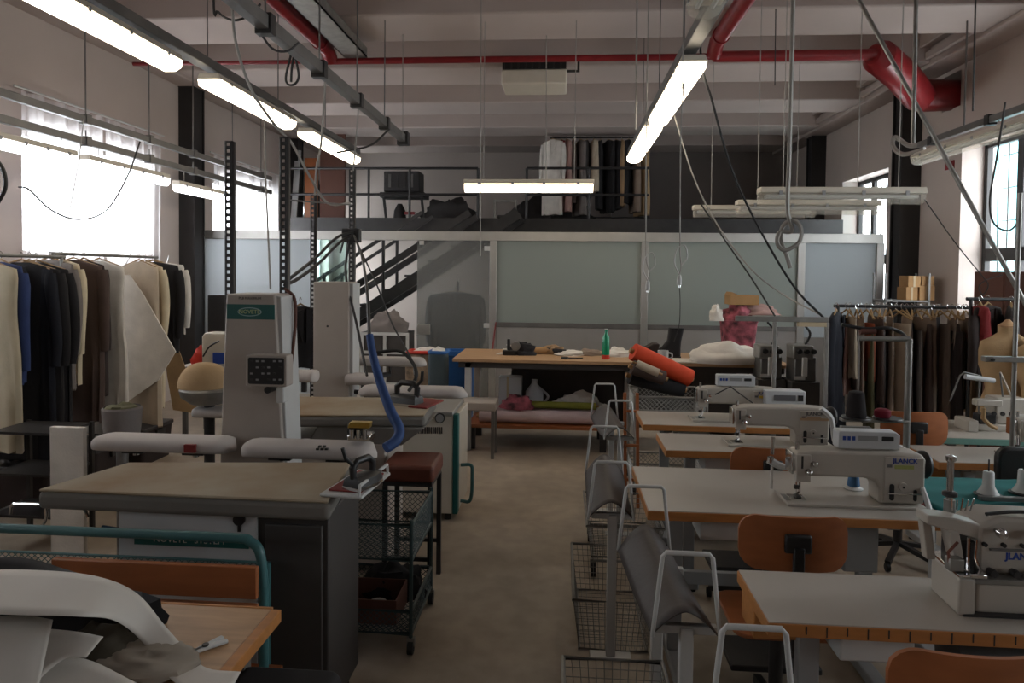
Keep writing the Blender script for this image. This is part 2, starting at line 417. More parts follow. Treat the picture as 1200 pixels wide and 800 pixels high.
# ------------------------------------------------------------------ mezzanine
YM = 11.3
zm1 = P(600, 256, YM).z; zm0 = P(600, 272, YM).z
mz = struct(MB().box(P(335, 262, YM).x, XR, YM, YF, zm0, zm1 - .02).build('floor_mezzanine', 'charcoal_steel'), 'dark steel mezzanine floor')
MB().box(P(335, 262, YM).x, XR, YM - .06, YM, zm0 - .02, zm1).build('edge_channel', 'dark_steel', mz)
rl = sroot('railing', 'dark steel tube railing along the mezzanine edge', (0, YM, zm1))
zr = P(600, 197, YM).z; zr2 = P(600, 228, YM).z
def rail(a, b, z): MB().tube([(P(a, 230, YM).x, YM, z), (P(b, 230, YM).x, YM, z)], .022, 8).build('rail', 'dark_steel', rl)
for a, b in ((335, 560), (617, 760)):
    rail(a, b, zr); rail(a, b, zr2)
for x in (338, 432, 480, 560, 617, 690, 757):
    MB().tube([(P(x, 230, YM).x, YM, zm1 - .03), (P(x, 230, YM).x, YM, zr)], .022, 8).build('post', 'dark_steel', rl)
# stair behind the opening of the partition, rising to the right
YS = 10.2
st = sroot('staircase', 'dark steel stair rising to the mezzanine behind the glass', (P(440, 380, YS).x, YS, 0))
a = P(395, 385, YS); b = P(500, 318, YS); d = (b - a) / (b.x - a.x)
def on(x, dy=0): q = a + d * (x - a.x); q.y += dy; return q
xe = a.x + (zm1 - a.z) / d.z; xb = a.x - a.z / d.z * .9
for dy in (0, .85):
    MB().beam(on(xb, dy), on(xe, dy), .05, .17).build('stringer', 'dark_steel', st)
    up = Vector((0, 0, .47))
    MB().beam(on(xb, dy) + up, on(xe - .47 / d.z, dy) + up, .05, .10).build('handrail', 'dark_steel', st)
    MB().beam(on(xb, dy) + up * 2.0, on(xe - .94 / d.z, dy) + up * 2.0, .04, .05).build('handrail', 'dark_steel', st)
    for x in (P(449, 350, YS).x, P(380, 350, YS).x):
        MB().box(x - .02, x + .02, YS + dy - .02, YS + dy + .02, on(x).z, min(zm0 - .05, on(x).z + .98)).build('baluster', 'dark_steel', st)
ns = 11
for k in range(ns):
    x = xb + (xe - xb) * (k + .5) / ns; z = on(x).z + .07
    MB().box(x - .14, x + .14, YS + .03, YS + .82, z - .02, z + .01).build('tread', 'dark_steel', st)

# ------------------------------------------------------------------ red sprinkler pipes
rp = sroot('sprinkler_pipework', 'red sprinkler pipes under the ceiling', (0, 7.2, 3.9))
YR = 7.2
pa = P(388, 72, YR); pb = P(836, 70, YR); pc = P(1030, 66, YR)
z0 = pa.z
MB().tube([(XL + .3, YR, z0), (pa.x, YR, z0)], .022, 10).build('branch_pipe', 'red_paint', rp)
MB().tube([pa, (pb.x, YR, z0)], .034, 12).build('cross_pipe', 'red_paint', rp)
MB().tube([(pb.x, YR, z0), (pc.x, YR, z0)], .056, 14).build('main_pipe', 'red_paint', rp)
for x in (pa.x, pb.x):
    MB().tube([(x, YN + .1, z0 + .10), (x, YR - .15, z0 + .10), (x, YR - .03, z0 + .03), (x, YR, z0)], .075, 14).build('supply_pipe', 'red_paint', rp)
    MB().tube([(x, YR - .36, z0 + .10), (x, YR - .33, z0 + .10)], .088, 16).build('coupling', 'red_paint', rp)
ex = P(1098, 112, 8.27)
path = [Vector((pc.x - .06, YR, z0)), Vector((pc.x + .02, YR + .04, z0 - .01)), P(1058, 90, 7.65), P(1076, 112, 8.05), Vector((XR - .34, 8.27, ex.z)), Vector((XR + .3, 8.27, ex.z))]
MB().tube(path, [.10, .165, .17, .165, .16, .16], 18).build('elbow_pipe', 'red_paint', rp)
MB().tube([path[4] - Vector((.05, 0, 0)), path[4] + Vector((.02, 0, 0))], .175, 18).build('coupling', 'red_paint', rp)
mat('neighbour_teal', (120, 176, 180), .8, var=.05)
struct(MB().box(XR + 1.1, XR + 2.3, 10.1, 10.4, -.1, 5.0).build('wall_neighbour', 'neighbour_teal'), 'pale teal wall of the neighbouring building outside the right window')
# grey cable tray beside the left red pipe
x = pa.x + .16
g = MB().box(x, x + .24, YN + .1, YR - .02, z0 + .03, z0 + .045); g.box(x, x + .012, YN + .1, YR - .02, z0 + .03, z0 + .13); g.box(x + .228, x + .24, YN + .1, YR - .02, z0 + .03, z0 + .13)
tag(g.build('cable_tray', 'galvanised'), 'grey metal cable tray beside the left red pipe', 'cable tray')
# ================================================================== lamps
emit('tube_glow', (255, 244, 222), LAMP_E)
emit('tube_cool', (250, 250, 255), LAMP_E * .8)
emit('cover_glow', (255, 240, 214), LAMP_E * .33); emit('cover_cool', (248, 248, 255), LAMP_E * .28)
shader_mix('lamp_cover', 'ShaderNodeBsdfTransparent', 'ShaderNodeBsdfDiffuse', 0.25, (1, .98, .94), (.9, .88, .82))
def batten(p0, p1, label, w=.12, lit=True, glow='tube_glow', grp='ceiling batten lamps', two=True, drop=None, down=(0, 0, -1)):
    """sealed fluorescent batten: tray, clear cover bulge, tubes, end clips, two hanging wires"""
    p0, p1 = Vector(p0), Vector(p1); c = (p0 + p1) / 2
    t = thing('batten_lamp', label, 'lamp', c, 0, grp)
    d = (p1 - p0).normalized(); side = d.cross(Vector((0, 0, 1))).normalized(); up = side.cross(d).normalized()
    def prof(o, e0=0.0):
        r0 = [p0 + d * e0 + side * u + up * w_ for u, w_ in o]; r1 = [p1 - d * e0 + side * u + up * w_ for u, w_ in o]; return [r0, r1]
    h = w / 2
    MB().rings(prof([(-h, 0), (h, 0), (h * .8, .045), (-h * .8, .045)])).build('tray', 'cream_enamel', t, bevel=.006)
    MB().rings(prof([(-h * .95, -.002), (-h * .86, -.05), (-h * .4, -.075), (h * .4, -.075), (h * .86, -.05), (h * .95, -.002)], .01)).build('cover', ('cover_glow' if glow == 'tube_glow' else 'cover_cool') if lit else 'lamp_cover', t)
    for u in ((-h * .42, h * .42) if two else (0,)):
        q = side * u - up * .022
        MB().tube([p0 + d * .05 + q, p1 - d * .05 + q], .014, 8).build('tube', glow if lit else 'white_enamel', t)
    for k in (.12, .38, .62, .88):
        q = p0.lerp(p1, k)
        for sgn in (-1, 1): MB().beam(q + side * (sgn * h * 1.0) - d * .012, q + side * (sgn * h * 1.0) + d * .012, .008, .03).build('clip', 'grey_plastic', t)
    if drop:
        for k in (.15, .85):
            q = p0.lerp(p1, k) + up * .04; MB().tube([q, Vector((q.x, q.y, drop))], .004, 5).build('suspension_wire', 'cable_grey', t)
    return t
zl = 3.10
xl = P(290, 123, PZ(290, 123, zl).y).x
for (a, b), lab in zip((((-30, -32), (210, 80)), ((236, 100), (344, 149)), ((354, 160), (418, 190))),
                       ('nearest lit batten lamp of the left ceiling row', 'middle lit batten lamp of the left ceiling row', 'far lit batten lamp of the left ceiling row, by the brown panel')):
    A = PZ(a[0], a[1], zl); B = PZ(b[0], b[1], zl)
    xm = (A.x + B.x) / 2
    batten((xm, A.y, zl + .05), (xm, B.y, zl + .05), lab, w=.19, drop=3.228)
for (a, b), lab, lit in zip((((852, -60), (835, 18)), ((806, 80), (776, 146)), ((763, 153), (745, 189))),
                       ('unlit batten lamp of the right ceiling row, cut by the top edge', 'large lit batten lamp of the right ceiling row', 'small far lit batten lamp of the right ceiling row'), (False, True, True)):
    A = PZ(a[0], a[1], zl); B = PZ(b[0], b[1], zl); xm = (A.x + B.x) / 2
    batten((xm, A.y, zl + .05), (xm, B.y, zl + .05), lab, w=.19, drop=3.228, lit=lit)
# the steel channels that carry the rows
for pxn, lab in (((272, 116), 'grey steel channel carrying the left row of ceiling lamps'), ((798, 100), 'grey steel channel carrying the right row of ceiling lamps')):
    q = PZ(pxn[0], pxn[1], zl); ye = 8.9
    tag(MB().box(q.x - .05, q.x + .05, .6, ye, zl + .13, zl + .20).build('lamp_channel', 'mid_steel', bevel=.006), lab, 'channel')
    m = MB()
    o = thing('hanger_rods', 'thin steel rods holding up the %s lamp channel' % ('left' if pxn[0] < 600 else 'right'), 'hanger rods', (q.x, 4, zl + .2))
    y = 1.2
    while y < ye: MB().tube([(q.x, y, zl + .2), (q.x, y, zc(y))], .005, 6).build('rod', 'mid_steel', o); y += 1.3
# centre lamp, hung across the aisle
A = P(544, 216, 6.6); B = P(696, 216, 6.6); A.z = B.z = (A.z + B.z) / 2
batten(A, B, 'lit batten lamp hung crosswise over the far end of the aisle', w=.13, drop=ZB-.003, grp='crosswise lamps')
for y, a, b, py, lab in ((5.2, 889, 1082, 227, 'nearest unlit batten lamp hung crosswise at the right'), (6.05, 863, 1030, 241, 'middle unlit batten lamp hung crosswise at the right'), (7.2, 812, 955, 246, 'far unlit batten lamp hung crosswise at the right')):
    A = P(a, py, y); B = P(b, py, y); A.z = B.z = (A.z + B.z) / 2
    batten(A, B, lab, w=.13, drop=ZB-.003, lit=False, grp='crosswise lamps')
# conduits and lamps along the left windows
xw = -4.1
for k, (pa_, lab) in enumerate((((112, 144), 'upper grey conduit running along the left windows'), ((100, 166), 'lower grey conduit running along the left windows'))):
    z = PX(pa_[0], pa_[1], xw).z
    t = thing('conduit', lab, 'conduit', (xw, 6, z), 0, 'conduits on the left')
    MB().box(xw - .025, xw + .025, .5, 9.3, z - .03, z + .03).build('channel', 'mid_steel', t, bevel=.004)
    for y in (4.6, 5.6, 6.5, 7.3, 8.2, 9.0):
        MB().tube([(xw, y, z + .03), (xw, y, ZB - .003 if k == 0 else z + .1)], .006, 6).build('rod', 'mid_steel', t)
        MB().box(xw - .035, xw + .035, y - .03, y + .03, z - .04, z + .045).build('bracket', 'mid_steel', t)
for a, b, lab in (((-22, 160), (86, 181), 'nearest lit batten lamp under the left window conduit'), ((99, 186), (195, 210), 'middle lit batten lamp under the left window conduit'), ((206, 216), (264, 229), 'far lit batten lamp under the left window conduit, beside the black column')):
    A = PX(a[0], a[1], xw); B = PX(b[0], b[1], xw); z = (A.z + B.z) / 2
    batten((xw, A.y, z), (xw, B.y, z), lab, w=.10, drop=z + .16, glow='tube_cool', grp='lamps under the left conduit', two=False)
# conduit, trunking and unlit lamp along the right wall
xr = 3.75
A = PX(1078, 170, xr); B = PX(1200, 112, xr); ZRC = A.z
t = thing('conduit', 'grey conduit with a white lamp along the right wall', 'conduit', (xr, 4.5, A.z))
MB().box(xr - .03, xr + .03, .5, A.y, A.z - .03, A.z + .03).build('channel', 'mid_steel', t, bevel=.004)
for y in (A.y - .25, A.y - 1.2, A.y - 2.1):
    MB().box(xr - .04, xr + .04, y - .03, y + .03, A.z - .045, A.z + .045).build('bracket', 'dark_steel', t)
MB().tube([(xr, A.y - .8, A.z), (xr, A.y - .8, ZB - .003)], .008, 6).build('rod', 'mid_steel', t)
batten((xr, A.y - 1.75, A.z - .13), (xr, A.y + .05, A.z - .13), 'unlit white batten lamp under the conduit on the right wall', w=.16, lit=False, grp='lamps on the right wall')
g = MB().tube(spline([(xr, A.y, A.z), (xr - .06, A.y + .12, A.z + .02), (xr - .16, A.y + .2, A.z + .12), (xr - .19, A.y + .18, A.z + .02), (xr - .12, A.y + .1, A.z - .08), (xr, A.y - .1, A.z - .06)]), .025, 8)
tag(g.build('flexible_hose', 'cable_grey'), 'short grey looped hose at the end of the right conduit', 'hose')
# busbar left of the aisle
z = 3.1; A = PZ(282, 12, z); B = PZ(474, 164, z); xm = (A.x + B.x) / 2
t = thing('busbar', 'grey overhead power track ending over the left of the aisle', 'power track', (xm, 4, z))
MB().box(xm - .035, xm + .035, .8, B.y, z - .02, z + .06).build('track', 'mid_steel', t, bevel=.004)
y = 3.0
while y < B.y:
    MB().box(xm - .05, xm + .05, y - .035, y + .035, z - .045, z + .075).build('bracket', 'dark_steel', t, bevel=.005)
    MB().tube([(xm, y, z + .07), (xm, y, zc(y))], .006, 6).build('rod', 'mid_steel', t); y += .88
MB().box(xm - .06, xm + .06, B.y - .02, B.y + .08, z - .05, z + .09).build('end_cap', 'dark_steel', t, bevel=.005)
MB().tube(spline([(xm, B.y - .6, z - .02), (xm - .2, B.y - .55, z - .16), (xm - .55, B.y - .5, z - .22)]), .01, 6).build('cable', 'cable_dark', t)
# ceiling air heater
c = P(627, 92, 8.0)
t = thing('air_heater', 'cream ceiling air unit hung behind the red pipe', 'air unit', (c.x, c.y, c.z))
MB().box(c.x - .37, c.x + .37, c.y - .25, c.y + .25, c.z - .13, c.z + .04).build('case', 'cream_enamel', t, bevel=.02)
MB().box(c.x - .36, c.x + .36, c.y - .25, c.y + .25, c.z + .04, c.z + .13).build('grille', 'black_plastic', t)
for k in range(9): MB().box(c.x - .35 + k * .08, c.x - .33 + k * .08, c.y - .262, c.y - .25, c.z + .045, c.z + .125).build('slat', 'dark_steel', t)
for sx in (-1, 1): MB().tube([(c.x + sx * .3, c.y, c.z + .1), (c.x + sx * .3, c.y, ZB - .003)], .01, 6).build('rod', 'mid_steel', t)
MB().tube([(c.x + .37, c.y - .1, c.z + .05), (c.x + .5, c.y - .1, c.z + .05), (c.x + .5, c.y - .1, c.z + .2)], .015, 6).build('pipe', 'charcoal_steel', t)
# ================================================================== left side: pressing stations
def cloth_top():
    m = bpy.data.materials.new('ironing_cloth'); m.use_nodes = True; nt = m.node_tree; n = nt.nodes; L = nt.links; b = n['Principled BSDF']
    tc = n.new('ShaderNodeTexCoord'); a = n.new('ShaderNodeTexNoise'); a.inputs['Scale'].default_value = 2.2; a.inputs['Detail'].default_value = 6
    L.new(tc.outputs['Object'], a.inputs[0]); r = n.new('ShaderNodeValToRGB')
    e = r.color_ramp.elements; e[0].position = .38; e[1].position = .72
    e[0].color = s2l((.62, .575, .50)) + (1,); e[1].color = s2l((.51, .40, .27)) + (1,)
    L.new(a.outputs[0], r.inputs[0]); L.new(r.outputs[0], b.inputs['Base Color']); b.inputs['Roughness'].default_value = .9
    MATS['ironing_cloth'] = m
cloth_top()
mat('arm_cover', (186, 178, 173), .85, var=.05)
mat('press_grey', (166, 156, 147), .5, var=.04)
mat('cabinet_white', (188, 190, 192), .45, var=.04)
mat('board_grey', (110, 106, 100), .8, var=.08)
mat('dark_body', (64, 60, 58), .6, var=.1)
mat('brass', (190, 160, 80), .3, .8, var=.1)
mat('blue_sleeve', (36, 66, 116), .7, var=.15, scale=20)
mat('red_pad', (120, 30, 26), .7, var=.15)
mat('green_stamp', (20, 90, 60), .6)
def buck(x0, x1, y, z, hd, hh, flat=.25, n=18):
    """a padded sleeve board: rounded at both ends, flattish on top"""
    g = MB(); rs = []
    for i in range(n + 1):
        t = i / n; x = x0 + (x1 - x0) * t; e = min(t, 1 - t) * 2
        k = min(1.0, (e / .22)) ; k = math.sqrt(max(.0, 1 - (1 - k) ** 2)) * .97 + .03
        rs.append([(x, y + hd * k * math.copysign(abs(math.cos(a)) ** .7, math.cos(a)), z + hh * (1 - (1 - k) * .7) * math.copysign(abs(math.sin(a)) ** .7, math.sin(a)) - hh * (1 - k) * .5) for a in [2 * math.pi * j / 16 for j in range(16)]])
    return g.rings(rs)
def plate(o, z0, z1): return MB().prism([(p.x, p.y) for p in o], z0, z1, 'xy')
def iron(loc, rz, label, sc=1.0):
    t = thing('steam_iron', label, 'iron', loc, rz, 'steam irons')
    def w(x, y, z): return (x * sc, y * sc, z * sc)
    out = [(-.10, -.05), (.02, -.055), (.09, -.03), (.125, 0), (.09, .03), (.02, .055), (-.10, .05)]
    MB().rings([[w(x, y, 0) for x, y in out], [w(x, y, .014) for x, y in out]]).build('soleplate', 'chrome', t, local=True)
    MB().rings([[w(x * .98, y * .96, .014) for x, y in out], [w(x * .9 - .005, y * .85, .045) for x, y in out], [w(x * .7 - .015, y * .5, .06) for x, y in out]]).build('body', 'black_plastic', t, local=True)
    MB().tube([w(-.08, 0, .05), w(-.085, 0, .10), w(-.06, 0, .125), w(.02, 0, .125), w(.05, 0, .10), w(.05, 0, .055)], .016 * sc, 10).build('handle', 'black_plastic', t, local=True)
    MB().tube([w(-.08, 0, .11), w(-.12, .01, .15), w(-.13, .02, .20)], .009 * sc, 8).build('cord_grip', 'rubber_black', t, local=True)
    return t
# ---------------------------------------------- near pressing station
ZT = .90
FL, FR, BR, BL = PZ(42, 573, ZT), PZ(386, 587, ZT), PZ(414, 541, ZT), PZ(150, 541, ZT)
it = thing('ironing_table', 'near vacuum ironing table with beige pad, white front panel and control column', 'ironing table', ((FL.x + FR.x) / 2, 2.65, 0))
plate([FL, FR, BR, BL], ZT - .075, ZT - .008).build('board', 'board_grey', it, bevel=.02, seg=3)
ins = lambda q, k: [(p + (sum(q, Vector()) / 4 - p) * k) for p in q]
plate(ins([FL, FR, BR, BL], .012), ZT - .012, ZT).build('pad', 'ironing_cloth', it, bevel=.008)
yc = FL.y + .07
x0, x1, x2 = P(136, 640, yc).x, P(301, 640, yc).x, P(384, 640, yc).x
MB().box(x0, x2, yc + .012, yc + .38, .06, ZT - .08).build('cabinet', 'dark_body', it, bevel=.006)
MB().box(x0 + .01, x1, yc, yc + .012, .12, ZT - .085).build('front_panel', 'cabinet_white', it, bevel=.003)
MB().box(x1 + .03, x2 - .02, yc - .004, yc + .012, .10, ZT - .12).build('side_door', 'dark_body', it, bevel=.004)
za, zb_ = P(230, 640, yc).z, P(230, 626, yc).z
MB().box(P(158, 632, yc).x, P(292, 632, yc).x, yc - .004, yc, za, zb_).build('name_band', 'teal_band', it)
text('NOVETE   SYSTEM', .028, MATS['paper'], it, (P(222, 632, yc).x, yc - .005, (za + zb_) / 2), (1, 0, 0), (0, 0, 1), squash=1.2)
q = P(281, 608, yc)
MB().lathe([(.012, -.012), (.022, -.01), (.022, 0)], (q.x, yc, q.z), 14, 'y').build('dial', 'black_plastic', it)
MB().box(q.x - .006, q.x + .004, yc - .006, yc, q.z - .045, q.z - .02).build('pointer', 'black_plastic', it)
for x, y in ((x0 + .05, yc + .05), (x2 - .05, yc + .05), (x0 + .05, yc + .33), (x2 - .05, yc + .33)):
    MB().cyl((x, y, 0), (x, y, .065), .025, .02, 12).build('foot', 'rubber_black', it)
# chrome rail at the left end
yr = 2.42
def pr_(l, y): return [P(a, b, y) for a, b in l]
MB().tube(spline(pr_([(12, 602), (14, 592), (22, 590), (60, 591), (92, 592), (99, 597), (103, 606)], yr), 4), .006, 8).build('chrome_rail', 'chrome', it)
MB().tube(spline(pr_([(53, 590), (54, 606), (48, 617), (32, 623), (10, 624)], yr), 4), .006, 8).build('chrome_hook', 'chrome', it)
# column with header band and control box
yc1 = 3.12
pts = [P(265, 344, yc1), P(322, 344, yc1), P(331, 520, yc1), P(258, 520, yc1)]
zt_ = pts[0].z; dz = pts[0].z - pts[3].z
o = [(pts[3].x - .02, 0), (pts[2].x + .02, 0), (pts[2].x, pts[2].z), (pts[1].x, zt_), (pts[0].x, zt_), (pts[3].x, pts[3].z)]
MB().prism(o, yc1, yc1 + .22, 'xz').build('column', 'press_grey', it, bevel=.008)
sx = P(326, 400, yc1).x
MB().prism([(pts[1].x - .004, zt_ - .01), (pts[1].x + .022, zt_ - .01), (pts[2].x + .022, .62), (pts[2].x - .004, .62)], yc1 + .02, yc1 + .2, 'xz').build('side_cover', 'white_enamel', it, bevel=.004)
b0, b1 = P(293, 374, yc1), P(293, 356.5, yc1)
MB().box(P(266, 365, yc1).x, P(322, 365, yc1).x, yc1 - .003, yc1 + .001, b0.z, b1.z).build('header_band', 'teal_band', it)
bz = (b0.z + b1.z) / 2; bx = P(293, 365, yc1).x
mat('logo_pale', (150, 176, 178), .5, var=.03); mat('logo_yellow', (178, 190, 140), .5, var=.03)
MB().rings([[(bx + .058 * math.cos(a), yc1 - d_, bz + .021 * math.sin(a)) for a in [2 * math.pi * k / 28 for k in range(28)]] for d_ in (.003, .0055)]).build('logo_oval', 'logo_pale', it)
MB().rings([[(bx + .054 * math.cos(a), yc1 - d_, bz + .017 * math.sin(a)) for a in [2 * math.pi * k / 28 for k in range(28)]] for d_ in (.0055, .0065)]).build('logo_field', 'teal_band', it)
text('NOVETE', .027, MATS['logo_yellow'], it, (bx, yc1 - .0075, bz), (1, 0, 0), (0, 0, 1))
text('PLB MAXIMUM', .017, MATS['black_plastic'], it, (P(293, 348, yc1).x, yc1 - .001, P(293, 349.5, yc1).z), (1, 0, 0), (0, 0, 1))
ycp = yc1 - .09
cp = MB().prism(rr(P(288, 430, ycp).x, P(336, 430, ycp).x, P(310, 453, ycp).z, P(310, 416, ycp).z, .01), ycp, ycp + .075, 'xz').build('control_box', 'press_grey', it, bevel=.004)
MB().prism(rr(P(291, 430, ycp).x, P(333, 430, ycp).x, P(310, 450, ycp).z, P(310, 419, ycp).z, .008), ycp - .003, ycp + .002, 'xz').build('keypad', 'black_plastic', cp)
for i in range(6):
    for j in range(4):
        if (i * 7 + j * 5) % 4 == 1: continue
        q = P(295 + i * 6.7, 423 + j * 7.2, ycp)
        MB().box(q.x - .006, q.x + .006, ycp - .005, ycp - .002, q.z - .004, q.z + .004).build('key', 'grey_plastic' if (i + j) % 3 else 'dark_steel', cp)
q = P(311, 458, ycp); MB().cyl((q.x, ycp + .02, q.z), (q.x, ycp + .1, q.z), .016, .016, 14).build('knob', 'black_plastic', it)
q0, q1 = P(320, 455, ycp), P(329, 474, ycp); MB().box(q0.x, q1.x, ycp + .03, ycp + .09, q1.z, q0.z).build('valve', 'white_enamel', it, bevel=.006)
# sleeve boards
for (a, b, yy, py, hh) in ((110, 277, 2.98, 522, .034), (283, 442, 2.96, 524, .036)):
    X0, X1 = P(a, py, yy).x, P(b, py, yy).x; z = P(300, py, yy).z
    buck(X0, X1, yy, z, .085, hh).build('sleeve_board', 'arm_cover', it, sharp=60)
    for k in (.3, .72):
        x = X0 + (X1 - X0) * k
        MB().cyl((x, yy, ZT - .06), (x, yy, z - .015), .014, .014, 10).build('board_stem', 'chrome', it)
        MB().box(x - .05, x + .05, yy - .03, yy + .03, z - hh - .012, z - hh + .006).build('bracket', 'dark_steel', it)
yy = 2.89; q0, q1 = P(216, 530, yy), P(229, 521, yy)
MB().box(q0.x, q1.x, yy - .004, yy + .012, q0.z, q1.z).build('red_label', 'red_pad', it)
for k in range(5):
    q = P(372 + k * 2.6, 526 - (k % 2) * 3, 2.872); MB().box(q.x - .006, q.x + .006, 2.868, 2.88, q.z - .004, q.z + .004).build('stamp_mark', 'cable_dark', it)
# iron rest at the right end of the board
zz = ZT + .012
R = [PZ(374, 578, zz), PZ(424, 582, zz), PZ(458, 553, zz), PZ(420, 549, zz)]
plate(R, zz - .012, zz).build('iron_rest', 'white_enamel', it, bevel=.005)
plate(ins(R, .22), zz, zz + .006).build('rest_pad', 'red_pad', it, bevel=.002)
MB().tube([R[1] + Vector((-.01, 0, 0)), R[1] + Vector((-.01, .01, .035)), R[2] + Vector((-.01, -.02, .035)), R[2] + Vector((-.01, -.01, 0))], .005, 8).build('rest_guard', 'white_enamel', it)
q = PZ(428, 568, zz + .006)
iron((q.x, q.y, zz + .006), math.radians(65), 'black steam iron on the red rest pad of the near ironing table', .78)
# brass-topped steam head sitting on the right sleeve board
c = P(424, 515, 2.96); zs = c.z + .0
t = thing('steam_valve_unit', 'chrome and brass steam valve unit on the right sleeve board', 'valve unit', (c.x, 2.96, zs))
MB().box(c.x - .055, c.x + .05, 2.92, 3.0, zs, zs + .03).build('base', 'chrome', t, bevel=.006)
MB().box(c.x - .06, c.x + .01, 2.93, 2.99, zs + .03, zs + .075).build('block', 'black_plastic', t, bevel=.006)
for k in range(3): MB().cyl((c.x - .03 + k * .028, 2.915, zs + .015), (c.x - .03 + k * .028, 2.915, zs + .055), .010, .012, 10).build('valve', 'chrome', t)
MB().prism([(c.x - .05, zs + .062), (c.x + .048, zs + .062), (c.x + .052, zs + .088), (c.x - .04, zs + .088)], 2.91, 2.95, 'xz').build('brass_plate', 'brass', t, bevel=.003)
# blue sleeve of the near iron's hose
pth = spline([P(433, 392, 2.95), P(438, 420, 2.92), P(447, 452, 2.88), P(458, 482, 2.82), P(468, 503, 2.78), P(464, 516, 2.74), P(452, 525, 2.70)], 6)
tag(MB().tube(pth, [.016 + .006 * min(1, i / 20) for i in range(len(pth))], 10).build('hose_sleeve', 'blue_sleeve'), 'blue fabric sleeve around the hose of the near iron', 'hose sleeve')
# ---------------------------------------------- second pressing station
ZT2 = .90
B2 = [PZ(312, 486, ZT2), PZ(498, 486, ZT2), PZ(512, 466, ZT2), PZ(338, 464, ZT2)]
i2 = thing('ironing_table', 'second ironing table with tall plain white column behind the near one', 'ironing table', ((B2[0].x + B2[1].x) / 2, 4.1, 0))
plate(B2, ZT2 - .07, ZT2 - .008).build('board', 'board_grey', i2, bevel=.02, seg=3)
plate(ins(B2, .012), ZT2 - .012, ZT2).build('pad', 'ironing_cloth', i2, bevel=.008)
y2 = B2[0].y + .08
MB().prism([(P(372, 484, y2).x, ZT2 - .07), (P(497, 486, y2).x, ZT2 - .07), (P(470, 500, y2).x, ZT2 - .17), (P(360, 500, y2).x, ZT2 - .17)], y2, y2 + .45, 'xz').build('duct', 'board_grey', i2, bevel=.01)
MB().box(P(300, 500, y2).x, P(452, 500, y2).x, y2, y2 + .42, .05, ZT2 - .16).build('cabinet', 'press_grey', i2, bevel=.01)
for x in (P(310, 500, y2).x, P(445, 500, y2).x):
    for yy in (y2 + .05, y2 + .36): MB().cyl((x, yy, 0), (x, yy, .055), .025, .02, 12).build('foot', 'rubber_black', i2)
yc2 = 4.72
a, b = P(367, 330, yc2), P(411, 330, yc2)
MB().box(a.x, b.x - .012, yc2, yc2 + .2, 0, a.z).build('column', 'press_grey', i2, bevel=.008)
MB().box(b.x - .012, b.x + .012, yc2 + .02, yc2 + .18, .8, a.z - .01).build('side_cover', 'white_enamel', i2, bevel=.003)
q = P(384, 382, yc2); MB().cyl((q.x, yc2 - .004, q.z), (q.x, yc2 + .01, q.z), .008, .008, 8).build('screw', 'dark_steel', i2)
for (a, b, yy, py, hh) in ((341, 372, 4.5, 439, .04), (405, 446, 4.75, 441, .04), (420, 548, 4.35, 454, .037), (414, 500, 5.05, 420, .035)):
    X0, X1 = P(a, py, yy).x, P(b, py, yy).x; z = P(300, py, yy).z
    buck(X0, X1, yy, z, .08, hh).build('sleeve_board', 'arm_cover', i2, sharp=60)
    xm = (X0 + X1) / 2
    MB().beam((xm, yy, z - .02), ((xm, yy, ZT2 - .03)), .03, .03).build('board_stem', 'dark_steel', i2) if yy < 4.6 else MB().tube([(xm, yy, z - .02), (xm, yy, z - .1), (P(400, 400, yc2).x, yc2 + .1, z - .1)], .015, 8).build('board_stem', 'dark_steel', i2)
R2 = [PZ(478, 475, ZT2 + .012), PZ(500, 477, ZT2 + .012), PZ(520, 468, ZT2 + .012), PZ(497, 466, ZT2 + .012)]
plate(R2, ZT2, ZT2 + .012).build('iron_rest', 'red_pad', i2, bevel=.004)
q = PZ(474, 474, ZT2); iron((q.x, q.y, ZT2 + .001), math.radians(160), 'black steam iron on the second ironing table, beside its red rest', 1.05)
tag(MB().tube(spline([P(441, 413, 4.2), P(468, 411, 4.2), P(483, 424, 4.15), P(488, 438, 4.1), P(484, 450, 4.08), P(479, 458, 4.05)], 6), .011, 8).build('iron_cord', 'rubber_black'), 'thick black cord arching to the iron on the second table', 'cord')
# ---------------------------------------------- steam boiler
yb0 = 4.55
f = [P(470, 486, yb0), P(531, 486, yb0)]
zb1 = f[0].z; bo = thing('steam_boiler', 'cream steam boiler with teal corner trim and pressure gauge', 'boiler', ((f[0].x + f[1].x) / 2, yb0 + .25, 0))
XB0, XB1 = f[0].x - .12, f[1].x
MB().box(XB0, XB1, yb0, yb0 + .5, .05, zb1).build('case', 'cream_enamel', bo, bevel=.008)
MB().box(XB1, XB1 + .036, yb0 - .004, yb0 + .06, .05, zb1 + .012).build('corner_trim', 'teal_band', bo, bevel=.006)
MB().box(XB1, XB1 + .03, yb0 + .06, yb0 + .5, .05, zb1).build('side_panel', 'cream_enamel', bo, bevel=.004)
MB().box(XB0, XB1, yb0 - .004, yb0 + .5, zb1, zb1 + .03).build('lid', 'aluminium', bo, bevel=.006)
q = P(516, 487.5, yb0)
MB().lathe([(.034, -.02), (.034, 0)], (q.x, yb0, q.z - .01), 18, 'y').build('gauge', 'dark_steel', bo)
MB().lathe([(.027, -.024), (.027, -.018)], (q.x, yb0, q.z - .01), 18, 'y').build('gauge_face', 'grey_plastic', bo)
for x in (492, 503):
    q = P(x, 487, yb0); MB().box(q.x - .013, q.x + .013, yb0 - .012, yb0, q.z - .02, q.z + .012).build('switch', 'black_plastic', bo)
for k in range(16):
    q = P(481 + k * 2.45, 504, yb0); MB().box(q.x - .004, q.x + .004, yb0 - .003, yb0 + .001, q.z - .022, q.z + .022).build('vent_slot', 'dark_body', bo)
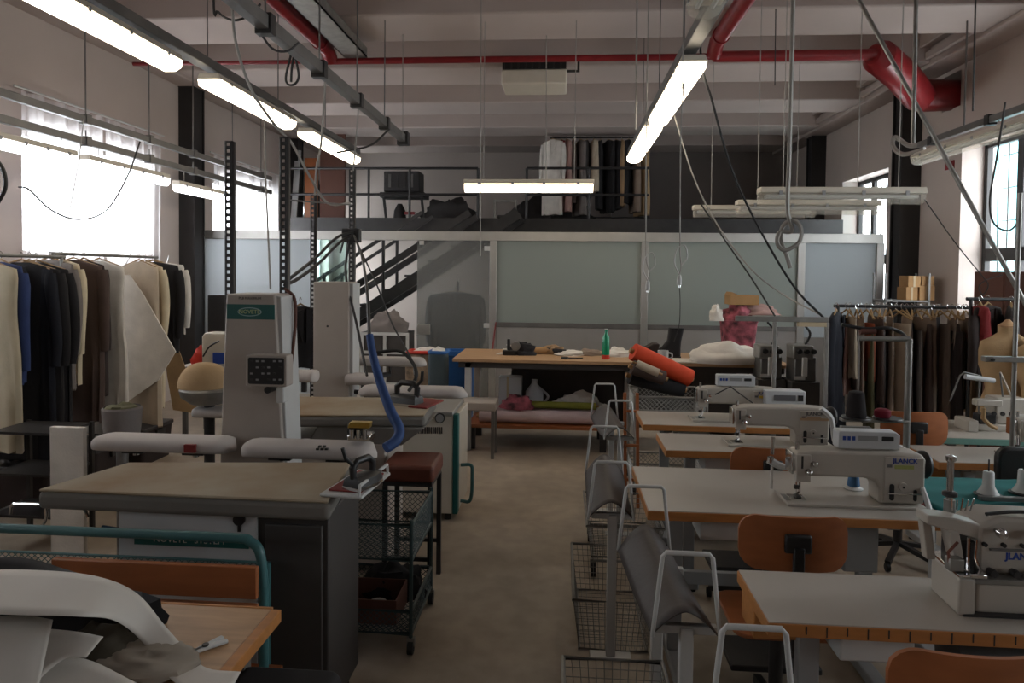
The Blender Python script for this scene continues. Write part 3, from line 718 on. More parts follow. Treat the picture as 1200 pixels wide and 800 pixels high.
MB().tube(spline([(XB1 + .04, yb0 + .1, .36), (XB1 + .11, yb0 + .1, .36), (XB1 + .12, yb0 + .1, .3), (XB1 + .11, yb0 + .1, .12), (XB1 + .04, yb0 + .1, .11)], 5), .012, 8).build('pipe', 'teal_paint', bo)
for x in (XB0 + .06, XB1 - .04):
    for yy in (yb0 + .05, yb0 + .45): MB().cyl((x, yy, 0), (x, yy, .052), .022, .022, 10).build('foot', 'rubber_black', bo)
# brown upholstered stool in front of the boiler
mat('brown_leather', (96, 48, 34), .5, var=.2)
ys = 3.47; a, b = P(446, 545, ys), P(508, 545, ys); zs = a.z
t = thing('stool', 'brown padded stool on a dark metal frame before the boiler', 'stool', ((a.x + b.x) / 2, ys + .15, 0))
MB().box(a.x, b.x, ys, ys + .3, zs - .09, zs).build('seat', 'brown_leather', t, bevel=.02, seg=3)
MB().box(a.x + .01, b.x - .01, ys + .01, ys + .29, zs - .11, zs - .09).build('seat_frame', 'dark_steel', t)
for x in (a.x + .02, b.x - .02):
    for yy in (ys + .02, ys + .28): MB().box(x - .012, x + .012, yy - .012, yy + .012, 0, zs - .11).build('leg', 'dark_steel', t)
for yy in (ys + .02, ys + .28): MB().box(a.x + .02, b.x - .02, yy - .008, yy + .008, .18, .2).build('stretcher', 'dark_steel', t)

# ---------------------------------------------- mesh trolleys
def lattice(p00, p10, p11, p01, nu, nv, r, diamond=True):
    g = MB(); p00, p10, p11, p01 = map(Vector, (p00, p10, p11, p01))
    def q(u, v): return p00.lerp(p10, u).lerp(p01.lerp(p11, u), v)
    if diamond:
        a = nv / nu
        for k in range(-nv, nu):
            for sgn in (1, -1):
                u0, u1 = k / nu, (k + nv) / nu; v0, v1 = 0.0, 1.0
                if u0 < 0: v0 = -u0 / (u1 - u0); u0 = 0.0
                if u1 > 1: v1 = 1 - (u1 - 1) / (nv / nu); u1 = 1.0
                if v1 - v0 < .02: continue
                A, B = (q(u0, v0), q(u1, v1)) if sgn > 0 else (q(u0, 1 - v0), q(u1, 1 - v1))
                g.tube([A, B], r, 4, cap=False)
    else:
        for k in range(nu + 1): g.tube([q(k / nu, 0), q(k / nu, 1)], r, 4, cap=False)
        for k in range(nv + 1): g.tube([q(0, k / nv), q(1, k / nv)], r, 4, cap=False)
    return g
def castor(t, x, y, h=.075, m='rubber_black'):
    MB().lathe([(.006, -.014), (h * .40, -.012), (h * .40, .012), (.006, .014)], (x, y, h * .40), 14, 'x').build('castor', m, t)
    MB().box(x - .018, x + .018, y - .008, y + .012, h * .5, h).build('castor_fork', 'galvanised', t)
def trolley(x0, x1, y0, y1, trays, ztop, paint, label, wire='teal_paint', r=.009, cell=.03, diamond=True, wr=.0016, cat='trolley', grp=None):
    t = thing('mesh_trolley', label, cat, ((x0 + x1) / 2, (y0 + y1) / 2, 0), 0, grp)
    for x in (x0, x1):
        for y in (y0, y1):
            MB().tube([(x, y, .07), (x, y, ztop)], r, 8).build('upright', paint, t); castor(t, x, y)
    for z0, z1 in trays:
        for z in (z0, z1): MB().tube([(x0, y0, z), (x1, y0, z), (x1, y1, z), (x0, y1, z)], r * .8, 8, closed=True).build('tray_rim', paint, t)
        C = [(x0, y0), (x1, y0), (x1, y1), (x0, y1)]
        for k in range(4):
            (ax, ay), (bx_, by_) = C[k], C[(k + 1) % 4]; Ln = abs(bx_ - ax) + abs(by_ - ay)
            nu = max(4, round(Ln / cell)); nv = max(2, round((z1 - z0) / cell))
            o = lattice((ax, ay, z0), (bx_, by_, z0), (bx_, by_, z1), (ax, ay, z1), nu, nv, wr, diamond).build('side_mesh', wire, t); o['kind'] = 'stuff'
        o = lattice((x0, y0, z0), (x1, y0, z0), (x1, y1, z0), (x0, y1, z0), max(4, round((x1 - x0) / cell)), max(4, round((y1 - y0) / cell)), wr, diamond).build('floor_mesh', wire, t); o['kind'] = 'stuff'
    return t
mat('dark_teal_wire', (40, 58, 58), .5, var=.1)
def lump(c, sx, sy, sz, seed, amp=.3, n=12, m=18, flat=True):
    """a crumpled heap of cloth"""
    g = MB(); rs = []
    for i in range(n + 1):
        th = math.pi * (i / n) * (.5 if flat else 1.0); ring = []
        for j in range(m):
            ph = 2 * math.pi * j / m
            d = Vector((math.sin(th) * math.cos(ph), math.sin(th) * math.sin(ph), math.cos(th)))
            k = 1 + amp * noise.noise(d * 2.2 + Vector((seed * 3.1, seed, 0))) + amp * .5 * noise.noise(d * 5.5 + Vector((seed, 0, seed * 2)))
            ring.append((c[0] + d.x * sx * k, c[1] + d.y * sy * k, c[2] + d.z * sz * k if not (flat and i == n) else c[2]))
        rs.append(ring)
    return g.rings(rs)
XT0, XT1, YT0, YT1 = P(374, 640, 2.94).x, P(482, 640, 2.94).x, 2.94, 3.40
trolley(XT0, XT1, YT0, YT1, ((.09, .19), (.42, .575)), .60, 'dark_teal_wire', 'dark two-tier mesh trolley right of the near ironing table', 'dark_teal_wire', cell=.028)
tag(lump(((XT0 + XT1) / 2 + .04, YT1 - .12, .095), .17, .09, .15, 3).build('cloth_heap', 'black_cloth', sharp=60), 'crumpled black cloth on the lower tray of the dark trolley', 'cloth')
xm = (XT0 + XT1) / 2
cb = thing('open_carton', 'open cardboard carton on the lower tray of the dark trolley', 'carton', (xm, YT0 + .16, .095))
for (u0, u1, w0, w1) in ((-.13, .13, -.11, -.104), (-.13, .13, .104, .11), (-.13, -.124, -.104, .104), (.124, .13, -.104, .104)):
    MB().box(xm + u0, xm + u1, YT0 + .16 + w0, YT0 + .16 + w1, .1, .21).build('side', 'brown_board', cb)
MB().box(xm - .124, xm + .124, YT0 + .16 - .104, YT0 + .16 + .104, .1, .106).build('bottom', 'brown_board', cb)
tag(MB().lathe([(.03, 0), (.045, .02), (.042, .05), (.02, .058)], (xm + .02, YT0 + .14, .108), 16).build('tape_roll', 'cable_grey'), 'grey roll lying in the open carton of the dark trolley', 'roll')
# teal trolley with wooden side boards behind the front left table
yt = 2.10
XA, XBb = -2.35, P(300, 665, yt).x
tr = thing('plank_trolley', 'teal tube trolley with wooden side boards behind the pattern table', 'trolley', ((XA + XBb) / 2, yt + .2, 0))
ztb = P(150, 638, yt).z; zmr = P(150, 652, yt + .22).z
MB().tube(spline([(XA, yt + .09, ztb), (-1.6, yt + .09, ztb), (XBb - .14, yt + .09, ztb), (XBb - .06, yt + .09, ztb - .012), (XBb - .025, yt + .085, ztb - .05), (XBb - .01, yt + .08, ztb - .16)], 6), .016, 12).build('push_bar', 'teal_paint', tr)
MB().tube([(XBb - .01, yt + .08, ztb - .15), (XBb - .01, yt + .08, .07)], .016, 10).build('upright', 'teal_paint', tr)
MB().tube([(XA, yt + .09, ztb), (XA, yt + .09, .07)], .016, 10).build('upright', 'teal_paint', tr)
for x in (XA, XBb - .06):
    MB().tube([(x, yt + .22, .07), (x, yt + .22, zmr)], .012, 10).build('upright', 'teal_paint', tr)
    castor(tr, x, yt + .085); castor(tr, x, yt + .22)
z0, z1 = P(220, 699, yt).z, P(220, 662, yt).z
MB().box(P(60, 680, yt).x, XBb, yt, yt + .022, z0, z1).build('side_board', 'orange_ply', tr, bevel=.003)
MB().box(P(60, 680, yt).x, XBb, yt + .0, yt + .022, z0 - .075, z0 - .02).build('side_board', 'orange_ply', tr, bevel=.003)
o = lattice((XA, yt + .22, z0 - .1), (XBb - .06, yt + .22, z0 - .1), (XBb - .06, yt + .22, zmr), (XA, yt + .22, zmr), 52, 6, .0015).build('side_mesh', 'teal_paint', tr); o['kind'] = 'stuff'
MB().tube([(XA, yt + .22, zmr), (XBb - .06, yt + .22, zmr)], .005, 8).build('mesh_rim', 'teal_paint', tr)
MB().box(XA, XBb, yt + .03, yt + .21, .28, .30).build('deck', 'orange_ply', tr)
q = P(110, 655, yt + .3)
mat('net_blue', (30, 60, 84), .8, var=.2)
tag(MB().tube(spline([P(120, 617, yt + .2), P(160, 623, yt + .18), P(210, 628, yt + .16), P(250, 634, yt + .14)], 6), .006, 6).build('blue_cord', 'net_blue'), 'dark blue cord slung behind the teal push bar', 'cord')

# ---------------------------------------------- front left table with paper patterns
ZF = .75
c0 = PZ(330, 714, ZF); XF0 = -2.6
ft = thing('pattern_table', 'front left tan wooden table strewn with white paper patterns', 'table', (-1.6, 1.3, 0))
MB().box(XF0, c0.x - .028, .55, c0.y, ZF - .032, ZF).build('tabletop', 'tan_wood', ft, bevel=.002)
MB().box(c0.x - .028, c0.x, .55, c0.y, ZF - .034, ZF + .001).build('edge_band', 'orange_wood', ft, bevel=.003)
MB().box(XF0, c0.x - .028, c0.y, c0.y + .012, ZF - .034, ZF + .001).build('edge_band', 'orange_wood', ft, bevel=.002)
for x in (XF0 + .08, c0.x - .08):
    for y in (.63, c0.y - .08): MB().box(x - .02, x + .02, y - .02, y + .02, 0, ZF - .032).build('leg', 'mid_steel', ft)
def sheet(name, pts, w, label, cat, mm='paper', grp=None, th=.0016):
    """a ribbon of paper: centre points with half-width vectors"""
    L_ = spline([p for p, _ in pts], 6); R_ = spline([q_ for _, q_ in pts], 6); n = len(L_)
    g = MB()
    for i in range(n):
        for k in range(7): g.v.append(L_[i].lerp(R_[i], k / 6.0))
    for i in range(n - 1):
        for k in range(6): a_ = i * 7 + k; g.f.append((a_, a_ + 1, a_ + 8, a_ + 7))
    return tag(g.build(name, mm, solid=th, sharp=80), label, cat, grp)
def pzv(a, b, z): return PZ(a, b, z)
# dark cloth pile that lifts the patterns
tag(lump((-1.66, 1.66, ZF), .62, .18, .16, 5, .22).build('cloth_pile', 'black_cloth', sharp=60), 'black cloth bundle under the white paper patterns', 'cloth')
sheet('paper_pattern', [(pzv(-60, 668, .925), pzv(-70, 716, .925)), (pzv(40, 668, .925), pzv(20, 720, .92)), (pzv(112, 675, .92), pzv(95, 722, .91)), (pzv(160, 695, .87), pzv(135, 727, .86)), (pzv(195, 735, .80), pzv(165, 750, .79)), (pzv(222, 765, .765), pzv(190, 785, .765)), (pzv(243, 783, .757), pzv(220, 806, .757)), (pzv(282, 787, .755), pzv(272, 806, .755))], .1,
      'long curved white paper pattern sweeping down to the table edge', 'paper pattern', grp='paper patterns')
sheet('paper_pattern', [(pzv(-60, 722, .88), pzv(-80, 830, .80)), (pzv(30, 722, .88), pzv(10, 830, .80)), (pzv(62, 726, .872), pzv(40, 830, .795))], .1, 'broad white paper pattern at the lower left corner, under the curved one', 'paper pattern', grp='paper patterns')
sheet('paper_pattern', [(pzv(50, 736, .84), pzv(40, 800, .80)), (pzv(90, 740, .84), pzv(75, 772, .82)), (pzv(121, 746, .835), pzv(101, 770, .825))], .1, 'small pointed white paper pattern beside the dark olive cloth', 'paper pattern', grp='paper patterns')
sheet('paper_pattern', [(pzv(40, 768, .785), pzv(10, 850, .765)), (pzv(100, 772, .785), pzv(80, 850, .762)), (pzv(160, 800, .765), pzv(120, 850, .757))], .1, 'lowest white paper pattern at the bottom left edge', 'paper pattern', grp='paper patterns')
mat('olive_cloth', (66, 58, 46), .9, var=.15)
q = PZ(124, 762, .75); tag(lump((q.x, q.y, ZF), .11, .09, .07, 8, .3).build('olive_cloth', 'olive_cloth', sharp=60), 'dark olive cloth scrap between the paper patterns', 'cloth')
mat('pale_cloth', (150, 140, 128), .9, var=.12)
q = PZ(172, 778, .75); tag(lump((q.x, q.y, ZF), .13, .08, .035, 11, .4).build('cloth_scrap', 'pale_cloth', sharp=60), 'crumpled pale cloth scrap on the front left table', 'cloth')
a, b = PZ(228, 766, ZF), PZ(264, 751, ZF); d_ = (b - a).normalized()
t = thing('thread_snips', 'small white snips lying on the tan table', 'snips', (a + b) / 2)
for sgn in (-1, 1):
    n_ = Vector((-d_.y, d_.x, 0)) * .012 * sgn
    MB().beam(a + Vector((0, 0, .006)), b + n_ + Vector((0, 0, .006)), .014, .008).build('arm', 'white_enamel', t, bevel=.002)
MB().cyl(a.lerp(b, .35) + Vector((0, 0, .002)), a.lerp(b, .35) + Vector((0, 0, .014)), .008, .008, 10).build('pivot', 'dark_steel', t)
# black padded stool at the bottom edge
a, b = P(282, 778, 1.75), P(402, 778, 1.75)
t = thing('black_stool', 'black padded bench seat cut by the bottom edge of the view', 'stool', ((a.x + b.x) / 2, 1.6, 0))
o = rr(a.x, b.x, a.z - .10, a.z, .035, 5)
MB().prism(o, 1.3, 1.75, 'xz').build('seat', 'black_cloth', t, bevel=.01)
for x in (a.x + .03, b.x - .03):
    for y in (1.34, 1.7): MB().box(x - .012, x + .012, y - .012, y + .012, 0, a.z - .1).build('leg', 'dark_steel', t)
# ================================================================== right side: sewing line
mat('yellow_label', (196, 160, 40), .5, var=.1); mat('pale_green_label', (150, 156, 90), .6, var=.1)
mat('blue_ink', (24, 60, 140), .5, var=.05); mat('grey_ink', (90, 88, 90), .5, var=.05)
mat('beige_belt', (170, 140, 110), .5, var=.06)
ZS = .77
BRAND = 'JLANCK'
def sewing_table(xl, xr, yf, yb, label, drawer=False, xl_back=None, xr_back=None, edge='orange_wood', top='laminate', grp='sewing tables on the right', ruler=False, motor=True):
    xb = xl if xl_back is None else xl_back; xrb = xr if xr_back is None else xr_back
    t = thing('sewing_table', label, 'sewing table', ((xl + xr) / 2, (yf + yb) / 2, 0), 0, grp)
    MB().prism([(xl + .004, yf + .004), (xr - .004, yf + .004), (xrb - .004, yb), (xb + .004, yb)], ZS - .036, ZS, 'xy').build('tabletop', top, t, bevel=.002)
    MB().prism([(xl, yf), (xr, yf), (xr, yf + .006), (xl, yf + .006)], ZS - .038, ZS - .003, 'xy').build('edge_band', edge, t, bevel=.002)
    MB().prism([(xl, yf + .006), (xl + .006, yf + .006), (xb + .006, yb), (xb, yb)], ZS - .038, ZS - .003, 'xy').build('edge_band', edge, t, bevel=.002)
    for x in (xl + .16, xr - .16):
        MB().box(x - .03, x + .03, (yf + yb) / 2 - .02, (yf + yb) / 2 + .02, .06, ZS - .05).build('leg', 'grey_plastic', t, bevel=.004)
        MB().box(x - .025, x + .025, yf + .05, yb - .03, ZS - .06, ZS - .037).build('top_bracket', 'grey_plastic', t, bevel=.004)
        MB().box(x - .03, x + .03, yf + .03, yb - .02, 0.015, .06).build('foot', 'grey_plastic', t, bevel=.006)
        for y in (yf + .06, yb - .05): MB().cyl((x, y, 0), (x, y, .016), .02, .02, 10).build('pad', 'rubber_black', t)
    MB().box(xl + .18, xr - .18, yb - .1, yb - .07, .25, .31).build('stretcher', 'grey_plastic', t, bevel=.003)
    MB().box((xl + xr) / 2 - .2, (xl + xr) / 2 + .16, yf + .1, yf + .34, .09, .115).build('pedal', 'dark_steel', t, bevel=.005)
    MB().tube([((xl + xr) / 2 + .1, yf + .3, .11), ((xl + xr) / 2 + .16, yb - .16, ZS - .2)], .006, 6).build('pitman_rod', 'chrome', t)
    if motor:
        xm = xl + (xr - xl) * .62; ym = (yf + yb) / 2
        MB().lathe([(.03, -.14), (.075, -.13), (.08, -.06), (.08, .08), (.06, .12), (.02, .13)], (xm, ym + .02, ZS - .17), 18, 'x').build('motor', 'dark_body', t)
        MB().box(xm + .14, xm + .28, ym - .1, ym + .1, ZS - .3, ZS - .04).build('control_box', 'grey_plastic', t, bevel=.008)
        MB().box(xl + .22, xl + .42, yf + .08, yf + .25, ZS - .14, ZS - .04).build('drawer', 'white_enamel', t, bevel=.006)
    if drawer: MB().box(xl + .01, xl + .14, yb - .16, yb - .02, ZS - .135, ZS - .038).build('drawer', 'orange_wood', t, bevel=.004)
    if ruler:
        for k in range(22):
            x = xl + .1 + k * .053
            MB().box(x - .0016, x + .0016, yf - .0012, yf, ZS - (.034 if k % 2 else .028), ZS - .006).build('ruler_mark', 'cable_dark', t)
    return t
def lockstitch(x, y, z, label, panel=True, wheel=True, sticker='pale_green_label', ink='blue_ink', sc=1.0, grp='lockstitch machines', belt=False, panel_x=.15):
    """x, y: needle point on the table. arm runs to the right"""
    t = thing('sewing_machine', label, 'sewing machine', (x, y, z), 0, grp)
    def B(n, m, x0, x1, y0, y1, z0, z1, bev=.006, p=None): return MB().box(x0 * sc, x1 * sc, y0 * sc, y1 * sc, z0 * sc, z1 * sc).build(n, m, p or t, bevel=bev * sc, local=True)
    B('bed', 'machine_white', -.06, .47, -.085, .09, 0.0, .012, .003)
    B('needle_plate', 'chrome', -.03, .03, -.03, .03, .012, .014, .001)
    B('slide_plate', 'galvanised', -.055, -.035, -.05, .03, .012, .0135, .001)
    arm = [(-.015, .118), (.04, .112), (.24, .112), (.285, .10), (.30, .07), (.30, .012), (.455, .012), (.472, .05), (.475, .19), (.46, .212), (.36, .218), (.05, .214), (-.01, .205), (-.028, .19)]
    MB().prism([(u * sc, w * sc) for u, w in arm], -.055 * sc, .055 * sc, 'xz').build('arm', 'machine_white', t, bevel=.012 * sc, seg=3, local=True)
    B('front_cover', 'machine_white', .315, .465, -.060, -.05, .02, .20, .004)
    B('face_plate', 'chrome', -.034, -.024, -.04, .04, .115, .20, .003)
    MB().tube([(0, 0, .135 * sc), (0, 0, .055 * sc)], .006 * sc, 8).build('needle_bar', 'chrome', t, local=True)
    MB().tube([(0, 0, .055 * sc), (0, 0, .014 * sc)], .0022 * sc, 6).build('needle', 'chrome', t, local=True)
    B('needle_clamp', 'dark_steel', -.009, .009, -.009, .009, .045, .062, .002)
    MB().tube([(.016 * sc, .012 * sc, .135 * sc), (.016 * sc, .012 * sc, .03 * sc), (.0, 0, .022 * sc)], .005 * sc, 8).build('presser_bar', 'chrome', t, local=True)
    B('presser_foot', 'dark_steel', -.008, .012, -.028, .012, .014, .022, .002)
    B('head_cover', 'machine_white', -.022, .035, -.062, -.05, .09, .2, .004)
    MB().lathe([(.006, -.095), (.012, -.09), (.014, -.07), (.006, -.068), (.006, -.055)], (.02 * sc, 0, .135 * sc), 14, 'y').build('tension_dial', 'chrome', t, local=True)
    MB().lathe([(.008, -.082), (.010, -.08), (.010, -.055)], (.045 * sc, 0, .165 * sc), 12, 'y').build('thread_guide', 'chrome', t, local=True)
    B('take_up_slot', 'dark_steel', -.004, .004, -.064, -.061, .145, .195, .001)
    MB().cyl((.0, 0, .2 * sc), (.0, 0, .236 * sc), .008 * sc, .007 * sc, 10).build('presser_screw', 'chrome', t, local=True)
    # stitch window and lever on the pillar
    MB().prism([(u * sc, w * sc) for u, w in rr(.335, .352, .03, .095, .008)], -.064 * sc, -.058 * sc, 'xz').build('oil_window', 'black_plastic', t, local=True)
    MB().prism([(u * sc, w * sc) for u, w in rr(.425, .438, .03, .075, .006)], -.064 * sc, -.058 * sc, 'xz').build('lever_slot', 'black_plastic', t, local=True)
    MB().lathe([(.016, -.068), (.018, -.062), (.018, -.055)], (.385 * sc, 0, .085 * sc), 16, 'y').build('stitch_dial', 'machine_white', t, local=True)
    B('dial_mark', 'black_plastic', .381, .389, -.071, -.067, .081, .089, .001)
    B('reverse_lever', 'chrome', .325, .45, -.078, -.068, .058, .064, .002)
    if wheel:
        MB().lathe([(.02, .476), (.05, .48), (.056, .492), (.056, .505), (.045, .518), (.015, .522)], (0, 0, .16 * sc), 22, 'x').build('hand_wheel', 'black_plastic', t, local=True)
    MB().prism([(u * sc, w * sc) for u, w in rr(.352, .425, .155, .17, .002)], -.0612 * sc, -.0600 * sc, 'xz').build('label_plate', sticker, t, local=True)
    MB().box(.325 * sc, .343 * sc, -.0612 * sc, -.06 * sc, .16 * sc, .172 * sc).build('notice_label', 'grey_ink', t, local=True)
    if belt: MB().box(.315 * sc, .465 * sc, -.0615 * sc, -.06 * sc, .150 * sc, .163 * sc).build('belt_stripe', 'beige_belt', t, local=True)
    tx = text(BRAND, .026 * sc, MATS[ink], t, Vector((x, y, z)) + Vector((.392, -.0612, .186)) * sc, (1, 0, 0), (0, 0, 1), bold=.0006)
    if panel:
        p0 = panel_x
        pb_ = MB().prism([(u * sc, w * sc) for u, w in [(p0, .222), (p0 + .235, .222), (p0 + .235, .28), (p0 + .22, .292), (p0 + .005, .292), (p0, .287)]], -.03 * sc, .035 * sc, 'xz').build('control_panel', 'cabinet_white', t, bevel=.005 * sc, local=True)
        MB().prism([(u * sc, w * sc) for u, w in rr(p0 + .075, p0 + .15, .255, .275, .003)], -.032 * sc, -.029 * sc, 'xz').build('display', 'grey_plastic', pb_, local=True)
        MB().prism([(u * sc, w * sc) for u, w in rr(p0 + .165, p0 + .21, .256, .274, .003)], -.032 * sc, -.029 * sc, 'xz').build('key_field', 'black_plastic', pb_, local=True)
        for k in range(3): MB().box((p0 + .015 + k * .018) * sc, (p0 + .027 + k * .018) * sc, -.032 * sc, -.029 * sc, .256 * sc, .272 * sc).build('key', 'blue_ink', pb_, local=True)
        B('panel_foot', 'machine_white', p0 + .03, p0 + .2, -.02, .03, .214, .224, .002)
    return t
def edges(c_bl, c_fl):
    a, b = PZ(c_bl[0], c_bl[1], ZS), PZ(c_fl[0], c_fl[1], ZS); return a, b
# table 1 (overlock, front right)
a, b = edges((864, 667), (900, 729)); xl = (a.x + b.x) / 2
T1 = sewing_table(xl, xl + 1.12, b.y, a.y, 'nearest white sewing table with ruler marks on its orange edge', drawer=True, ruler=True)
T1F, T1B, T1L = b.y, a.y, xl
a, b = edges((742, 546), (757, 598)); xl = (a.x + b.x) / 2; xr_ = PZ(1097, 604, ZS).x
T2 = sewing_table(xl, xr_, b.y, a.y, 'large white sewing table in the middle of the right row'); T2F, T2B, T2L, T2R = b.y, a.y, xl, xr_
a, b = edges((770, 507), (779, 527)); xl = (a.x + b.x) / 2; xr_ = PZ(990, 530, ZS).x
T3 = sewing_table(xl, xr_, b.y, a.y, 'third sewing table of the right row, set a little to the right'); T3F, T3B, T3L, T3R = b.y, a.y, xl, xr_
a, b = edges((745, 481), (754, 497)); xl = (a.x + b.x) / 2; xr_ = PZ(925, 500, ZS).x
T4 = sewing_table(xl, xr_, b.y, a.y, 'farthest sewing table of the right row, by the orange cloth roll'); T4F, T4B = b.y, a.y
# machines
q = PZ(933, 582, ZS + .012)
lockstitch(q.x, q.y, ZS, 'white sewing machine with blue lettering on the large middle table', sc=1.02)
q = PZ(863, 517, ZS + .012)
lockstitch(q.x, q.y, ZS, 'cream sewing machine with a beige stripe on the third table', panel=False, sc=1.0, ink='grey_ink', belt=True, sticker='beige_belt')
q = PZ(820, 489, ZS + .012)
FARM = lockstitch(q.x, q.y, ZS, 'far sewing machine with a yellow label on the farthest table', sc=1.0, sticker='yellow_label', panel_x=.10)
# separate control unit right of the far machine
q0, q1 = P(896, 474, 4.32), P(943, 458, 4.32)
t = thing('control_unit', 'white control unit with grey display beside the far sewing machine', 'control unit', ((q0.x + q1.x) / 2, 4.36, q0.z))
MB().box(q0.x, q1.x, 4.30, 4.40, q0.z, q1.z).build('case', 'cabinet_white', t, bevel=.006)
MB().box(q0.x + .05, q1.x - .06, 4.296, 4.30, q0.z + .03, q1.z - .025).build('display', 'grey_ink', t)
MB().box(q1.x - .045, q1.x - .015, 4.296, 4.30, q0.z + .03, q1.z - .025).build('keypad', 'black_plastic', t)
MB().tube([((q0.x + q1.x) / 2, 4.36, q0.z), ((q0.x + q1.x) / 2, 4.36, ZS)], .012, 8).build('stand', 'mid_steel', t)
# angled black wire thread guide on the far machine
MB().tube([P(838, 462, 4.24), P(856, 453, 4.24), P(882, 472, 4.24)], .004, 6).build('thread_guide_wire', 'cable_dark', FARM)
# white swing arm with bobbin winder left of the middle machine
q = P(906, 520, 3.0)
t = thing('ruffler_arm', 'white hinged guide arm beside the needle of the middle machine', 'guide arm', (q.x, 3.0, ZS))
MB().tube([P(906, 512, 3.0), P(905, 532, 3.0)], .008, 8).build('stem', 'chrome', t)
MB().tube([P(900, 538, 3.0), P(912, 545, 2.98), P(932, 550, 2.96)], [.018, .016, .008], 8).build('arm', 'white_enamel', t)
MB().cyl(P(903, 535, 2.99), P(903, 542, 2.99), .014, .014, 10).build('joint', 'chrome', t)
MB().tube([P(905, 536, 3.02), Vector((P(905, 536, 3.02).x, 3.02, ZS))], .006, 8).build('post', 'chrome', t)
# blue thread cone on the middle table
q = PZ(1000, 573, ZS); mat('blue_thread', (60, 100, 140), .8, var=.1)
t = thing('thread_cone', 'blue thread cone on its white base on the middle table', 'thread cone', (q.x, q.y, ZS))
MB().lathe([(.038, 0), (.04, .006), (.026, .012), (.024, .016)], (q.x, q.y, ZS), 18).build('base', 'white_enamel', t)
MB().lathe([(.024, .014), (.026, .02), (.017, .082), (.014, .084)], (q.x, q.y, ZS), 18).build('thread', 'blue_thread', t)
# ---------------------------------------------- overlock on the nearest table
yo = T1F + .05
def O(px_, py_, dy=0.0): return P(px_, py_, yo + dy)
ov = thing('overlock_machine', 'white overlock machine with blue lettering on the nearest table', 'overlock machine', (O(1150, 720).x, yo + .1, ZS))
# cloth plate box, left
zb0 = ZS + .001
c = [PZ(1090, 690, ZS), PZ(1123, 722, ZS), PZ(1142, 722, ZS), PZ(1142, 682, ZS)]
oh = .105
MB().prism([(p.x, p.y) for p in c], ZS, ZS + oh, 'xy').build('cloth_plate_box', 'machine_white', ov, bevel=.008, seg=3)
MB().prism([(p.x * 1.0, p.y) for p in c], ZS + oh, ZS + oh + .009, 'xy').build('cloth_plate', 'chrome', ov, bevel=.002)
X0, X1 = c[2].x, c[2].x + .34; Y0, Y1 = c[2].y + .015, c[2].y + .17
MB().box(X0 + .01, X1, Y0, Y1, ZS, ZS + .095).build('base', 'machine_white', ov, bevel=.01, seg=3)
MB().box(X0 - .01, X0 + .012, Y0 + .01, Y1 - .02, ZS + .01, ZS + .1).build('gap_cover', 'dark_body', ov)
MB().box(X0 - .03, X1, Y0 - .02, Y0 + .05, ZS - .0, ZS + .006).build('base_plate', 'dark_steel', ov)
MB().prism([(X0 + .03, ZS + .1), (X1, ZS + .1), (X1, ZS + .255), (X0 + .09, ZS + .26), (X0 + .03, ZS + .235)], Y0 + .03, Y1, 'xz').build('body', 'machine_white', ov, bevel=.012, seg=3)
MB().box(X0 - .02, X0 + .05, Y0 + .04, Y1 - .03, ZS + .105, ZS + .185).build('looper_block', 'dark_steel', ov, bevel=.006)
MB().box(X0 - .01, X1, Y0 - .006, Y0 + .03, ZS + .085, ZS + .10).build('front_ledge', 'galvanised', ov, bevel=.002)
# top arm reaching to the left
A = [(X0 - .105, ZS + .232), (X0 - .04, ZS + .212), (X0 + .075, ZS + .185), (X0 + .085, ZS + .225), (X0 - .03, ZS + .252), (X0 - .105, ZS + .258)]
MB().prism(A, Y0 + .035, Y0 + .10, 'xz').build('top_arm', 'machine_white', ov, bevel=.004)
MB().prism([(X0 - .10, ZS + .228), (X0 - .075, ZS + .222), (X0 - .06, ZS + .118), (X0 - .085, ZS + .118)], Y0 + .07, Y0 + .10, 'xz').build('arm_strut', 'machine_white', ov, bevel=.003)
MB().box(X0 + .06, X1 - .02, Y0 + .024, Y0 + .032, ZS + .168, ZS + .174).build('trim_line', 'mid_steel', ov)
MB().box(X0 - .06, X0 - .02, Y0 + .0, Y0 + .03, ZS + .114, ZS + .15).build('knife_guard', 'galvanised', ov, bevel=.004)
MB().prism([(X0 - .05, ZS + .218), (X0 - .02, ZS + .215), (X0 - .005, ZS + .14), (X0 - .03, ZS + .14)], Y0 + .03, Y0 + .08, 'xz').build('presser_arm', 'machine_white', ov, bevel=.004)
MB().tube([(X0 + .005, Y0 + .03, ZS + .2), (X0 + .005, Y0 + .03, ZS + .11)], .005, 8).build('needle_bar', 'chrome', ov)
MB().tube([(X0 + .02, Y0 + .02, ZS + .2), (X0 + .018, Y0 + .02, ZS + .15), (X0 + .03, Y0 + .015, ZS + .11)], .004, 8).build('looper', 'chrome', ov)
MB().box(X0 - .015, X0 + .03, Y0 - .02, Y0 + .02, ZS + .105, ZS + .118).build('presser_foot', 'chrome', ov, bevel=.003)
MB().tube([(X0 - .03, Y0 + .02, ZS + .19), (X0 - .06, Y0 + .01, ZS + .165), (X0 - .055, Y0 + .01, ZS + .125)], .004, 6).build('thread_lever', 'brown_leather', ov)
for k in range(3):
    x = X0 + .075 + k * .085
    MB().lathe([(.003, -.04), (.012, -.036), (.014, -.022), (.006, -.018), (.006, .0)], (x, Y0 + .03, ZS + .225), 14, 'y').build('tension_dial', 'chrome', ov)
for k in range(3): MB().lathe([(.006, -.01), (.006, .002)], (X0 + .045 + k * .05, Y0 + .03, ZS + .185), 10, 'y').build('screw', 'black_plastic', ov)
